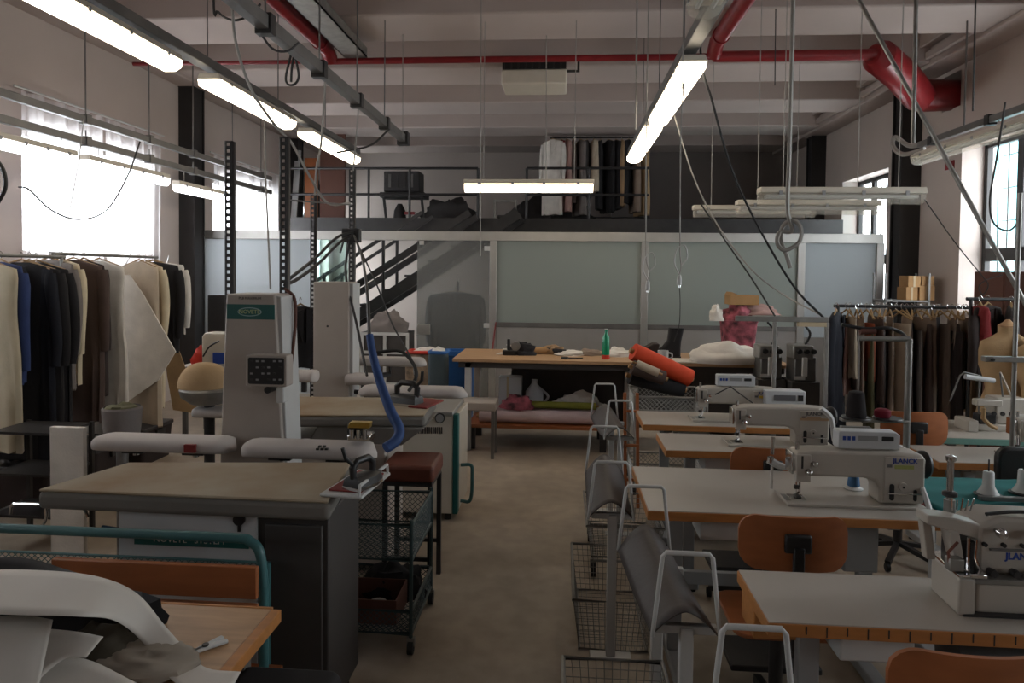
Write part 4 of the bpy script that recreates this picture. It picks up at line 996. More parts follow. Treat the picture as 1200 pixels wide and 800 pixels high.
for k in range(4):
    x = X0 + .05 + k * .06; MB().lathe([(.010, -.022), (.012, -.01), (.009, .004)], (x, Y0 + .008, ZS + .118), 12, 'y').build('thread_nut', 'dark_steel', ov)
MB().tube(spline([(X0 + .06, Y0 + .05, ZS + .262), (X0 + .15, Y0 + .05, ZS + .272), (X1, Y0 + .05, ZS + .268)], 4), .005, 6).build('thread_rail', 'cable_dark', ov)
text('JLANCK', .026, MATS['blue_ink'], ov, (X0 + .15, Y0 + .0295, ZS + .152), (1, 0, 0), (0, 0, 1), bold=.001)
for k in range(5): MB().tube([(X0 - .02 + k * .012, Y0 + .07, ZS + .262), (X0 - .024 + k * .015, Y0 + .065, ZS + .30 - .006 * (k % 2))], .0022, 5).build('thread_pin', 'chrome', ov)
# chrome post with rings left of it
q = P(1112, 612, yo + .17)
t = thing('thread_post', 'chrome thread stand post behind the overlock machine', 'post', (q.x, yo + .17, ZS))
xq = q.x
MB().tube([(xq, yo + .17, ZS), (xq, yo + .17, P(1112, 540, yo + .17).z)], .009, 12).build('rod', 'chrome', t)
MB().tube([(xq, yo + .17, P(1112, 606, yo + .17).z), (xq, yo + .17, P(1112, 585, yo + .17).z)], .015, 12).build('sleeve', 'galvanised', t)
MB().lathe([(.012, 0), (.02, .004), (.02, .014), (.012, .018)], (xq, yo + .17, P(1112, 582, yo + .17).z), 14).build('collar', 'dark_steel', t)
MB().lathe([(.012, 0), (.014, .003), (.014, .014), (.004, .018)], (xq, yo + .17, P(1112, 540, yo + .17).z), 14).build('cap', 'chrome', t)
# ---------------------------------------------- teal covered table with thread cones, far right
a, b = PZ(1093, 560, ZS), PZ(1080, 606, ZS)
mat('teal_cloth', (10, 104, 104), .85, var=.12, scale=12)
xl8 = T2R + .02
t8 = sewing_table(xl8, xl8 + .9, 2.62, 3.22, 'sewing table under a teal cloth at the right edge', motor=False)
def f8(u, v):
    x = xl8 - .005 + .8 * u; y = 2.60 + .60 * v
    return (x, y, ZS + .018 + .012 * noise.noise(Vector((x * 5, y * 6, 0))) - (.06 * max(0, (.06 - v) / .06)))
tag(MB().grid(f8, 30, 24).build('teal_cloth', 'teal_cloth', solid=.012, sharp=80), 'bright teal cloth spread over the table at the right edge', 'cloth')
for px_, py_, lab in ((1158, 575, 'white thread cone on a black disc, left one on the teal cloth'), (1199, 573, 'white thread cone on a black disc, cut by the right edge')):
    q = PZ(px_, py_, ZS + .05)
    t = thing('thread_cone', lab, 'thread cone', (q.x, q.y, ZS + .03), 0, 'thread cones on the teal cloth')
    MB().lathe([(.05, 0), (.052, .004), (.02, .008)], (q.x, q.y, ZS + .032), 20).build('disc', 'black_plastic', t)
    MB().lathe([(.040, .008), (.036, .014), (.022, .04), (.020, .095), (.017, .10)], (q.x, q.y, ZS + .032), 20).build('cone', 'white_enamel', t)
    MB().tube([(q.x, q.y, ZS + .13), (q.x, q.y, ZS + .18)], .003, 6).build('pin', 'dark_steel', t)
q = PZ(1175, 588, ZS + .03)
tag(MB().box(q.x - .09, q.x + .25, q.y - .012, q.y + .012, ZS + .034, ZS + .052).build('stand_bar', 'mid_steel', bevel=.003), 'grey thread stand bar lying on the teal cloth', 'bar')
# red pad and white cord at the right end of the middle table
q = PZ(1084, 592, ZS); tag(MB().prism(rr(q.x - .05, q.x + .05, q.y - .03, q.y + .03, .015), ZS + .001, ZS + .012, 'xy').build('pin_cushion', 'red_pad', bevel=.004), 'flat dark red pad at the right end of the middle table', 'pad')
# two tables behind
a, b = PZ(1068, 521, ZS), PZ(1092, 541, ZS)
t7 = sewing_table((a.x + b.x) / 2, (a.x + b.x) / 2 + 1.1, b.y, a.y, 'white sewing table with an orange end right of the thread frame', drawer=True)
T7Y = (a.y + b.y) / 2; T7L = (a.x + b.x) / 2
mat('glass_teal', (120, 160, 150), .25, var=.04)
a, b = PZ(1090, 491, ZS), PZ(1087, 512, ZS)
t6 = sewing_table(P(1088, 500, b.y).x, P(1088, 500, b.y).x + 1.0, b.y, a.y, 'sewing table with a pale teal front edge before the hanging trousers', edge='glass_teal', motor=False)
T6Y = (a.y + b.y) / 2
q = PZ(1172, 527, ZS); lockstitch(q.x, T7Y - .02, ZS, 'sewing machine at the right edge, beyond the teal cloth', panel=False, sc=1.0)
# black head-rest shaped pad at right edge
q = P(1185, 545, 3.1)
t = thing('chair', 'black padded chair back at the right edge beyond the teal cloth', 'chair', (q.x, 3.33, 0))
MB().prism(rr(P(1167, 545, 3.30).x, P(1167, 545, 3.30).x + .36, P(1167, 573, 3.30).z, P(1167, 523, 3.30).z, .05), 3.28, 3.325, 'xz').build('backrest', 'black_plastic', t, bevel=.012)
MB().box(q.x + .14, q.x + .18, 3.325, 3.35, .42, .85).build('back_post', 'dark_steel', t)
MB().cyl((q.x + .16, 3.42, .0), (q.x + .16, 3.42, .46), .03, .03, 12).build('pedestal', 'dark_steel', t)
MB().prism(rr(q.x - .04, q.x + .36, 3.32, 3.54, .05), .45, .49, 'xy').build('seat', 'black_plastic', t, bevel=.012)
# small overlock with wire stands on the teal-edged table
q = PZ(1150, 500, ZS)
t = thing('overlock_machine', 'small overlock machine with wire thread stand on the teal-edged table', 'overlock machine', (q.x, T6Y, ZS))
MB().box(q.x - .17, q.x - .11, T6Y - .1, T6Y + .05, ZS, ZS + .07).build('plate_box', 'machine_white', t, bevel=.006)
MB().box(q.x - .11, q.x + .16, T6Y - .06, T6Y + .08, ZS, ZS + .04).build('base', 'machine_white', t, bevel=.006)
MB().box(q.x + .02, q.x + .2, T6Y - .04, T6Y + .08, ZS + .04, ZS + .2).build('body', 'machine_white', t, bevel=.01)
MB().box(q.x - .08, q.x + .02, T6Y - .05, T6Y + .02, ZS + .04, ZS + .1).build('looper_block', 'black_plastic', t, bevel=.006)
MB().box(q.x - .1, q.x + .05, T6Y - .06, T6Y + .0, ZS + .15, ZS + .19).build('arm', 'machine_white', t, bevel=.008)
for k in range(4): MB().lathe([(.012, -.02), (.014, -.01), (.008, 0)], (q.x - .06 + k * .05, T6Y - .06, ZS + .11), 12, 'y').build('tension_dial', 'dark_steel', t)
MB().tube([P(1131, 441, T6Y), P(1165, 446, T6Y)], .016, 10).build('thread_tube', 'cabinet_white', t)
MB().tube([P(1172, 436, T6Y), P(1188, 470, T6Y), (P(1188, 470, T6Y).x, T6Y, ZS + .15)], .006, 8).build('wire', 'cream_enamel', t)
MB().tube([P(1172, 436, T6Y), P(1176, 474, T6Y), (P(1176, 474, T6Y).x, T6Y, ZS + .15)], .005, 8).build('wire', 'mid_steel', t)
MB().tube([P(1113, 470, T6Y), P(1125, 440, T6Y), P(1130, 436, T6Y), P(1148, 440, T6Y), (P(1148, 440, T6Y).x, T6Y, ZS + .1)], .005, 8).build('wire', 'mid_steel', t)
mat('tan_handle', (150, 120, 80), .6, var=.1)
MB().tube([P(1153, 478, T6Y - .1), P(1152, 490, T6Y - .1), P(1160, 498, T6Y - .1), P(1168, 502, T6Y - .1)], .012, 8).build('lever', 'tan_handle', t)
# ---------------------------------------------- plywood chairs
def ply_chair(cx, y, ztop, label, w=.37, h=.19, rz=0.0, tilt=.0):
    t = thing('work_chair', label, 'chair', (cx, y, 0), rz, 'orange plywood work chairs')
    o = rr(-w / 2, w / 2, ztop - h, ztop, .06, 6)
    g = MB(); rs = []
    def bend(u): return .12 * (u / (w / 2)) ** 2 * .35
    o2 = []
    for i in range(len(o)):
        a_, b_ = o[i], o[(i + 1) % len(o)]
        n_ = max(1, int(abs(a_[0] - b_[0]) / .03))
        for k in range(n_): o2.append((a_[0] + (b_[0] - a_[0]) * k / n_, a_[1] + (b_[1] - a_[1]) * k / n_))
    # curved plywood: ring on both faces with centre strips
    nx = 14
    def fz(u, top):
        e = w / 2 - abs(u)
        k = 0 if e >= .06 else .06 - math.sqrt(max(0, .06 ** 2 - (.06 - e) ** 2))
        return (ztop - k) if top else (ztop - h + k)
    us = [-w / 2 + w * k / nx for k in range(nx + 1)]
    us = [-w / 2, -w / 2 + .006, -w / 2 + .02, -w / 2 + .04] + us[2:-2] + [w / 2 - .04, w / 2 - .02, w / 2 - .006, w / 2]
    for u in us:
        yb_ = bend(u); rs.append([(u, yb_, fz(u, False) - (0.0005 if abs(abs(u) - w / 2) < 1e-6 else 0)), (u, yb_, fz(u, True)), (u, yb_ + .012, fz(u, True)), (u, yb_ + .012, fz(u, False))])
    g.rings(rs).build('backrest', 'orange_ply', t, local=True, sharp=50)
    MB().box(-.045, .045, -.022, .0, ztop - h * .62, ztop - h * .28).build('bracket', 'black_plastic', t, bevel=.008, local=True)
    MB().box(-.018, .018, -.03, -.008, .40, ztop - h * .5).build('back_post', 'black_plastic', t, bevel=.004, local=True)
    MB().prism(rr(-.19, .19, .03, .38, .06, 5), .42, .436, 'xy').build('seat', 'orange_ply', t, bevel=.004, local=True)
    MB().box(-.02, .02, -.03, .2, .395, .42).build('seat_carrier', 'dark_steel', t, local=True)
    MB().cyl((0, .2, .1), (0, .2, .42), .025, .025, 14).build('pedestal', 'dark_steel', t, local=True)
    for k in range(5):
        a_ = 2 * math.pi * k / 5 + .3; e = Vector((.24 * math.cos(a_), .2 + .24 * math.sin(a_), .05))
        MB().beam((0, .2, .1), e, .03, .025).build('base_arm', 'dark_steel', t, local=True)
        MB().lathe([(.005, -.012), (.024, -.01), (.024, .01), (.005, .012)], (e.x, e.y, .025), 12, 'x').build('castor', 'rubber_black', t, local=True)
    return t
ply_chair(P(934, 640, 2.38).x, 2.38, P(934, 607, 2.38).z, 'brown plywood chair between the nearest and the middle sewing table')
ply_chair(P(1158, 790, 1.50).x, 1.50, P(1158, 772, 1.50).z, 'plywood chair cut by the bottom right corner')
ply_chair(P(905, 540, 3.34).x, 3.34, P(905, 526, 3.34).z, 'plywood chair half hidden behind the middle table')
ply_chair(P(1076, 500, 4.02).x, 4.02, P(1076, 483, 4.02).z, 'bright orange plywood chair in front of the hanging trousers')
# ---------------------------------------------- fabric troughs on posts
def trough(x, y0, y1, label, zt_=.885, xs_=0.0, posts=2):
    t = thing('fabric_trough', label, 'fabric trough', (x, (y0 + y1) / 2, 0), 0, 'grey fabric troughs beside the sewing tables')
    zl_ = .665
    for y, dx in ((y0, 0), (y1, xs_)):
        X = x + dx
        MB().tube([(X - .098, y, zl_ - .03), (X - .072, y, zt_ - .012), (X - .062, y, zt_), (X + .062, y, zt_), (X + .072, y, zt_ - .012), (X + .098, y, zl_ - .03)], .0065, 10).build('hoop', 'white_enamel', t)
    def f(u, v):
        y = y0 + .005 + (y1 - y0 - .01) * v; s_ = (u - .5) * 2; X = x + xs_ * v
        sag = .012 * math.sin(math.pi * v)
        return (X + s_ * .099, y, zl_ - .03 + (.075 + .03 * v) * (1 - abs(s_) ** 1.6) - sag)
    MB().grid(f, 14, 14).build('sling', 'grey_vinyl', t, solid=.004, sharp=80)
    for k, y in enumerate((y0 + .06, y1 - .16)[:posts]):
        xo = x + (.01 if k == 0 else -.02)
        MB().box(xo - .02, xo + .02, y - .02, y + .02, 0.01, .64).build('post', 'white_enamel', t, bevel=.004)
        MB().box(xo - .09, xo + .09, y - .03, y + .03, 0, .012).build('foot_plate', 'white_enamel', t, bevel=.002)
        MB().box(xo - .09, xo + .09, y - .012, y + .012, .62, .645).build('cross_bar', 'white_enamel', t, bevel=.002)
    return t
trough(P(806, 645, 2.0).x, 2.0, 2.62, 'grey fabric trough beside the nearest sewing table', xs_=-.05)
trough(P(717, 540, 2.94).x, 2.94, 3.62, 'grey fabric trough at the left end of the large middle table', xs_=.01, posts=1)
trough(P(727, 467, 4.37).x, 4.37, 5.02, 'farthest grey fabric trough, beside the orange cloth roll', xs_=-.06)
trough(P(884, 727, 1.59).x, 1.00, 1.59, 'grey fabric trough cut by the bottom edge of the view', xs_=.0)
# ---------------------------------------------- wire carts under the troughs
def wire_cart(x0, x1, y0, y1, z0, z1, label, wheels=True):
    t = thing('wire_cart', label, 'cart', ((x0 + x1) / 2, (y0 + y1) / 2, 0), 0, 'wire basket carts in the aisle')
    mm = 'galvanised'
    i = .03
    for (ax, ay, bx_, by_) in ((x0, y0, x1, y0), (x1, y0, x1, y1), (x1, y1, x0, y1), (x0, y1, x0, y0)):
        L_ = abs(bx_ - ax) + abs(by_ - ay)
        cx_, cy_ = (x0 + x1) / 2, (y0 + y1) / 2
        def sh(px_, py_): return (px_ + (i if px_ < cx_ else -i), py_ + (i if py_ < cy_ else -i))
        a2, b2 = sh(ax, ay), sh(bx_, by_)
        o = lattice((a2[0], a2[1], z0), (b2[0], b2[1], z0), (bx_, by_, z1), (ax, ay, z1), max(5, round(L_ / .028)), max(3, round((z1 - z0) / .03)), .0015, False).build('side_mesh', mm, t); o['kind'] = 'stuff'
    o = lattice((x0 + i, y0 + i, z0), (x1 - i, y0 + i, z0), (x1 - i, y1 - i, z0), (x0 + i, y1 - i, z0), 12, 14, .0015, False).build('floor_mesh', mm, t); o['kind'] = 'stuff'
    MB().tube([(x0, y0, z1), (x1, y0, z1), (x1, y1, z1), (x0, y1, z1)], .006, 8, closed=True).build('basket_rim', mm, t)
    MB().tube([(x0 + i, y0 + i, z0), (x1 - i, y0 + i, z0), (x1 - i, y1 - i, z0), (x0 + i, y1 - i, z0)], .005, 8, closed=True).build('basket_rim', mm, t)
    if not wheels: return t
    for x in (x0 + .04, x1 - .04):
        MB().tube([(x, y0 + .03, .1), (x, y1 - .03, .1)], .009, 8).build('chassis_tube', mm, t)
        for y in (y0 + .05, y1 - .05):
            MB().tube([(x, y, .1), (x, y, z0)], .007, 8).build('strut', mm, t); castor(t, x, y, .1)
    for y in (y0 + .03, y1 - .03): MB().tube([(x0 + .04, y, .1), (x1 - .04, y, .1)], .009, 8).build('chassis_tube', mm, t)
    return t
a = PZ(672, 703, .24); b = PZ(682, 637, .24)
wire_cart(a.x, a.x + .36, a.y, b.y, .006, .24, 'wire basket on the floor beside the middle grey trough', False)
a = PZ(660, 770, .40)
wire_cart(a.x, a.x + .33, a.y - .55, a.y, .16, .40, 'wire basket cart at the bottom edge of the aisle')
wire_cart(PZ(688, 618, .3).x, PZ(688, 618, .3).x + .42, 3.75, 4.35, .12, .30, 'low wire basket cart under the trough of the middle table')
# ---------------------------------------------- overhead thread frames
def pipe_frame(pts, label, r=.014, m='galvanised', feet=True):
    t = thing('thread_stand', label, 'thread stand', pts[0][-1] if feet else pts[0][0], 0, 'overhead thread frames')
    for pl in pts: MB().tube(pl, r, 10).build('tube', m, t)
    return t
y = 3.16
xp = P(1064, 450, y).x; zt2 = P(1060, 397, y).z; xq = P(1006, 398, y).x
t = thing('thread_stand', 'grey pipe thread frame behind the middle sewing machine', 'thread stand', (xp, y, ZS), 0, 'overhead thread frames')
MB().tube([(xp, y, ZS), (xp, y, zt2)], .014, 12).build('pole', 'galvanised', t)
MB().tube([(xp + .005, y, zt2), (xq, y, zt2)], .012, 10).build('top_bar', 'galvanised', t)
zp = P(1030, 491, y).z
MB().box(P(985, 490, y).x, xp, y - .02, y + .02, zp - .012, zp).build('spool_bar', 'galvanised', t, bevel=.003)
MB().box(P(985, 500, y).x, P(1020, 500, y).x, y - .015, y + .015, zp - .05, zp - .035).build('lower_bar', 'galvanised', t, bevel=.003)
for x in (P(1003, 490, y).x, P(1040, 490, y).x):
    MB().lathe([(.06, 0), (.062, .004), (.06, .009)], (x, y, zp), 22).build('spool_disc', 'black_plastic', t)
MB().tube(spline([P(986, 380, y + .05), P(1015, 385, y + .05), P(1040, 384, y + .05), P(1056, 390, y + .05), P(1064, 398, y)], 5), .008, 8).build('guide_arm', 'black_plastic', t)
MB().cyl(P(1008, 388, y + .05), P(1026, 388, y + .05), .014, .014, 10).build('guide_clamp', 'brown_leather', t)
mat('cone_black', (24, 18, 20), .9); mat('cone_red', (120, 14, 40), .85)
x = P(1003, 490, y).x
tag(MB().lathe([(.042, 0), (.043, .01), (.032, .11), (.02, .115)], (x, y, zp + .0095), 18).build('thread_cone', 'cone_black'), 'black thread cone on the spool bar behind the middle machine', 'thread cone', 'thread cones on the spool bar')
x = P(1034, 490, y).x
tag(MB().lathe([(.030, 0), (.034, .006), (.034, .03), (.024, .038), (.01, .04)], (x, y, zp + .0095), 16).build('thread_cone', 'cone_red'), 'small dark red spool on the spool bar behind the middle machine', 'thread cone', 'thread cones on the spool bar')
y = 4.72
t = thing('thread_stand', 'pale square pipe frame above the far sewing machine', 'thread stand', (P(906, 480, y).x, y, ZS), 0, 'overhead thread frames')
for x_ in (907, 968):
    xx = P(x_, 420, y).x; MB().box(xx - .012, xx + .012, y - .012, y + .012, 0, P(930, 377, y).z).build('pole', 'galvanised', t, bevel=.003)
xa, xb_ = P(862, 376, y).x, P(968, 376, y).x; z = P(930, 377, y).z
MB().box(xa, xb_ + .012, y - .015, y + .015, z, z + .035).build('top_bar', 'galvanised', t, bevel=.003)
MB().box(P(935, 377, y).x, xb_, y - .014, y + .014, z - .03, z).build('under_bar', 'kraft', t)
y = 3.55
xx = P(1193, 300, y).x
t = thing('thread_stand', 'grey pole with a long shelf bar at the right edge', 'thread stand', (xx, y, ZS), 0, 'overhead thread frames')
MB().tube([(xx, y, ZS), (xx, y, P(1193, 226, y).z)], .011, 10).build('pole', 'galvanised', t)
z = P(1180, 421, y).z
MB().box(P(1152, 420, y).x, xx + .6, y - .02, y + .02, z - .012, z + .014).build('shelf_bar', 'galvanised', t, bevel=.003)
MB().cyl((P(1160, 420, y).x, y - .03, z), (P(1160, 420, y).x, y - .02, z), .008, .008, 8).build('bolt', 'dark_steel', t)
# ================================================================== garments and racks
def cloth(name, rgb, var=.10, scale=7): return mat(name, rgb, .9, var=var, scale=scale, bump=.15, bscale=90)
for n_, c_ in dict(c_black=(30, 28, 31), c_navy=(26, 28, 38), c_blue=(44, 60, 104), c_cream=(206, 192, 164), c_yellow=(188, 176, 152), c_white=(214, 208, 200), c_brown=(78, 62, 56), c_dbrown=(48, 38, 36),
                   c_grey=(120, 112, 108), c_dgrey=(64, 60, 60), c_beige=(182, 166, 146), c_taupe=(134, 116, 102), c_tan=(150, 122, 92), c_pink=(170, 136, 128), c_red=(110, 24, 26), c_olive=(96, 92, 66), c_orange=(150, 78, 52), c_steel=(74, 88, 96), c_kraft=(176, 146, 108)).items(): cloth(n_, c_)
mat('dark_clutter2', (46, 42, 42), .6, var=.2)
def hanger(t, w, z):
    g = MB().tube(spline([(0, 0, z - .02), (0, .012, z + .012), (0, 0, z + .03), (0, -.014, z + .012)], 4), .0025, 6)
    g.build('hanger_hook', 'chrome', t, local=True)
    MB().tube([(0, 0, z - .02), (-w * .42, 0, z - .085)], .007, 6).build('hanger_arm', 'tan_handle', t, local=True)
    MB().tube([(0, 0, z - .02), (w * .42, 0, z - .085)], .006, 6).build('hanger_arm', 'tan_handle', t, local=True)
def garment(loc, rz, w, length, m, label, kind='jacket', seed=0, grp=None, cat='garment', thick=.075, flare=1.0, name=None):
    """loc: point on the rail. width along local x."""
    t = thing(name or kind, label, cat, loc, rz, grp)
    rnd = random.Random(seed * 13 + 5); z0 = -.045 if kind not in ('trousers', 'panel') else -.075 - .05 * ((seed * 7) % 3); N = 14; K = 28; rs = []
    hanger(t, w, -.005)
    for i in range(N + 1):
        s_ = i / N; z = z0 - length * s_ ** 1.15
        if kind in ('trousers', 'panel'):
            hw = w / 2 * (.86 + .14 * s_ * flare + .05 * noise.noise(Vector((s_ * 3, seed, 0)))); hd = thick * (.35 + .65 * min(1, s_ * 3)) / 2
        else:
            sh = min(1.0, s_ / .10)
            hw = w / 2 * (.22 + .78 * math.sin(sh * math.pi / 2) ** .8)
            if s_ > .1: hw *= 1 - .10 * math.sin(min(1, (s_ - .1) / .5) * math.pi) + (flare - 1) * (s_ - .1)
            hd = thick * (.45 + .55 * min(1, s_ * 5)) / 2
            z = z0 - .0 - length * s_ ** 1.25
        ring = []
        for j in range(K):
            a = 2 * math.pi * j / K; ca, sa = math.cos(a), math.sin(a)
            rip = 1 + (.6 * s_) * math.sin(j * 2.7 + seed * 1.7 + 1.3 * math.sin(s_ * 4 + seed)) + .2 * noise.noise(Vector((ca * 2, sa * 2, s_ * 4 + seed * 3)))
            x = hw * math.copysign(abs(ca) ** .55, ca) * (1 + .03 * noise.noise(Vector((s_ * 5, seed * 2.2, ca))))
            y = hd * math.copysign(abs(sa) ** .8, sa) * rip
            ring.append((x, y, z - (.012 * math.sin(j * 1.9 + seed) if i == N else 0)))
        rs.append(ring)
    MB().rings(rs).build('body', m, t, local=True, sharp=70)
    if kind == 'jacket':
        sl = min(.62, length * .8)
        for sg in (-1, 1):
            p = []; r_ = []
            for k in range(9):
                s_ = k / 8; p.append((sg * (w / 2 * .93 + .035 * math.sin(s_ * 2.4)), .012 * math.sin(s_ * 5 + seed), z0 - .075 - sl * s_)); r_.append(.05 * (1 - .35 * s_) * (.75 if k == 0 else 1))
            g = MB().tube(p, r_, 12)
            for v in g.v: v.y *= .8
            g.build('sleeve', m, t, local=True, sharp=70)
        for sg in (-1, 1):
            MB().prism([(sg * .012, z0 - .02), (sg * .062, z0 - .03), (sg * .085, z0 - .13), (sg * .012, z0 - .27)], -thick * .62, -thick * .5, 'xz').build('lapel', m, t, local=True)
    return t
def rack(p0, p1, label, legs=True, m='galvanised', zfloor=0.0, hooks=0):
    p0, p1 = Vector(p0), Vector(p1); d = (p1 - p0).normalized(); sd = Vector((-d.y, d.x, 0)); c = (p0 + p1) / 2
    t = thing('clothes_rack', label, 'clothes rack', (c.x, c.y, zfloor))
    MB().tube([p0 - d * .03, p1 + d * .03], .013, 10).build('rail', m, t)
    for q in (p0, p1):
        MB().tube([q, Vector((q.x, q.y, zfloor + .1))], .013, 10).build('upright', m, t)
        MB().tube([Vector((q.x, q.y, zfloor + .1)) - sd * .25, Vector((q.x, q.y, zfloor + .1)) + sd * .25], .012, 8).build('foot_bar', m, t)
        for s_ in (-.24, .24):
            e = q + sd * s_; MB().lathe([(.006, -.014), (.03, -.012), (.03, .012), (.006, .014)], (e.x, e.y, zfloor + .03), 12, 'x').build('castor', 'rubber_black', t)
            MB().box(e.x - .012, e.x + .012, e.y - .012, e.y + .012, zfloor + .03, zfloor + .1).build('castor_fork', m, t)
    MB().tube([Vector((p0.x, p0.y, zfloor + .1)), Vector((p1.x, p1.y, zfloor + .1))], .012, 8).build('bottom_bar', m, t)
    return t
XRK = -3.78
ra, rb = PX(62, 296, XRK), PX(182, 302, XRK); ZR = (ra.z + rb.z) / 2
rack((XRK, ra.y, ZR), (XRK, rb.y, ZR), 'grey clothes rack by the left window, the farther of two')
XR2 = -3.66
r2 = PX(72, 301, XR2); rack((XR2, 3.55, r2.z - .0), (XR2, r2.y, r2.z), 'grey clothes rack at the left edge, the nearer of two')
G1 = 'garments on the left racks'
left = [  # rail x, right edge in the photo, width, length ...
 (XR2, 30, .50, 1.20, 'c_yellow', 'long cream dress at the left edge, nearest on the rack', 'dress', 1.1),
 (XR2, 39, .44, .78, 'c_blue', 'blue jacket between the cream dress and the black coats', 'jacket', 1.0),
 (XR2, 72, .56, 1.34, 'c_black', 'nearest of the black coats on the left rack', 'jacket', 1.0),
 (XR2, 79, .54, 1.38, 'c_navy', 'second black coat on the left rack', 'jacket', 1.02),
 (XR2, 85, .52, 1.30, 'c_black', 'third black coat on the left rack, its right sleeve in view', 'jacket', 1.0),
 (XRK, 92, .44, .95, 'c_grey', 'grey patterned jacket just behind the black coats', 'jacket', 1.0),
 (XRK, 106, .46, .92, 'c_cream', 'short cream jacket between the black coats and the brown ones', 'jacket', 1.0),
 (XRK, 123, .50, 1.25, 'c_brown', 'nearer brown jacket on the left rack', 'jacket', 1.0),
 (XRK, 136, .52, 1.05, 'c_dbrown', 'darker brown jacket on the left rack, before the white coat', 'jacket', 1.05),
 (XRK, 150, .48, 1.42, 'c_white', 'long off-white coat on the left rack', 'dress', 1.1),
 (XRK, 196, .52, 1.45, 'c_beige', 'long beige dress behind the big white pattern card', 'dress', 1.15),
 (XRK, 200, .48, 1.3, 'c_cream', 'cream blouse near the far end of the left rack', 'jacket', 1.0),
 (XRK, 213, .56, .82, 'c_black', 'black jacket with a red lining at the far end of the left rack', 'jacket', 1.0),
 (XRK, 220, .56, .66, 'c_white', 'white blouse last on the left rack', 'jacket', 1.0)]
for k, (x, ex_, w, L_, m_, lab, kd, fl) in enumerate(left):
    y = PX(ex_, 420, x + w / 2).y
    y = min(y, rb.y - .02) if x == XRK else y
    garment((x, y, ZR if x == XRK else r2.z), math.radians(random.uniform(-24, 16)), w, L_, m_, lab, kd, k + 1, G1, flare=fl, name='coat' if 'coat' in lab else kd)
# large white pattern card hung among the garments, and a brown paper pattern
yk = 5.70
t = thing('pattern_card', 'large pointed off-white pattern card hanging on the left rack', 'pattern card', (XRK, yk, ZR))
pts = [P(a, b, yk) for a, b in ((128, 322), (152, 322), (168, 345), (206, 412), (186, 445), (150, 470), (148, 420), (146, 350))]
MB().prism([(p.x, p.z) for p in pts], yk - .006, yk + .006, 'xz').build('card', 'c_white', t)
q = P(140, 322, yk); MB().tube([q, (XRK, yk, ZR - .01), (XRK, yk + .01, ZR + .02)], .003, 6).build('hook', 'chrome', t)
yk = 6.28
t = thing('paper_pattern', 'long brown paper pattern hanging at the far end of the left rack', 'paper pattern', (XRK, yk, ZR))
pts = [P(a, b, yk) for a, b in ((186, 330), (200, 332), (206, 400), (232, 470), (228, 484), (203, 480), (196, 440), (190, 380))]
MB().prism([(p.x, p.z) for p in pts], yk - .004, yk + .004, 'xz').build('sheet', 'c_kraft', t)
q = P(190, 332, yk); MB().tube([q, (XRK, yk, ZR - .01), (XRK, yk + .01, ZR + .02)], .003, 6).build('hook', 'chrome', t)
# things under the left racks
q = PZ(78, 560, .3)
for a, b, c_, d_, yk, mm, lab in ((58, 500, 98, 560, 3.55, 'c_white', 'white board standing under the black coats'),):
    A, B = P(a, b, yk), P(c_, d_, yk)
    tag(MB().box(A.x, B.x, yk, yk + .03, 0, A.z).build('board', mm, bevel=.004), lab, 'board')
A, B = P(108, 482, 3.45), P(150, 514, 3.45)
t = thing('basket', 'round cloth-lined basket above the left sleeve board', 'basket', ((A.x + B.x) / 2, 3.55, 0))
cx_ = (A.x + B.x) / 2; rr_ = (B.x - A.x) / 2; zb_, zt_ = B.z - .02, A.z
MB().lathe([(rr_ * .86, zb_), (rr_ * .95, (zb_ + zt_) / 2), (rr_, zt_), (rr_ * .92, zt_ + .01), (rr_ * .9, zt_ - .03)], (cx_, 3.55, 0), 24).build('tub', 'c_grey', t)
lump((cx_, 3.55, zt_ - .01), rr_ * .85, rr_ * .85, .035, 4, .3).build('cloth', 'c_olive', t, sharp=60)
MB().cyl((cx_, 3.55, 0.02), (cx_, 3.55, zb_), .03, .03, 12).build('stand', 'mid_steel', t); MB().cyl((cx_, 3.55, 0), (cx_, 3.55, .02), .16, .15, 20).build('foot', 'mid_steel', t)
# dark shelf under the black coats
t = thing('shelf_unit', 'dark steel shelf unit under the coats on the left', 'shelf', (-3.15, 3.95, 0))
for x in (-3.40, -2.98):
    for y in (3.8, 4.1): MB().box(x - .012, x + .012, y - .012, y + .012, 0, .72).build('post', 'dark_steel', t)
for z in (.2, .45, .7): MB().box(-3.40, -2.98, 3.8, 4.1, z, z + .015).build('shelf', 'dark_steel', t)
# dark storage boxes on the floor under the left racks
for k, (x, y, w, h, lab) in enumerate(((-3.72, 4.55, .5, .34, 'dark storage box under the black coats, nearest of three'), (-3.80, 5.15, .5, .30, 'dark storage box under the brown jackets, middle of three'), (-3.80, 5.75, .5, .32, 'dark storage box under the white coat, farthest of three'))):
    t = thing('storage_box', lab, 'box', (x, y, 0), 0, 'dark boxes under the left racks')
    MB().rings([[(x + a_, y + b_, z_) for a_, b_ in rr(-w / 2 * k_, w / 2 * k_, -.22 * k_, .22 * k_, .03)] for k_, z_ in ((.92, .0), (1, h - .03))]).build('tub', 'c_dbrown', t)
    MB().prism(rr(x - w / 2 - .01, x + w / 2 + .01, y - .23, y + .23, .03), h - .03, h, 'xy').build('lid', 'dark_clutter2', t, bevel=.006)
    for s_ in (-1, 1): MB().box(x + s_ * (w / 2 + .012) - .01, x + s_ * (w / 2 + .012) + .01, y - .06, y + .06, h - .09, h - .04).build('clip', 'dark_steel', t)
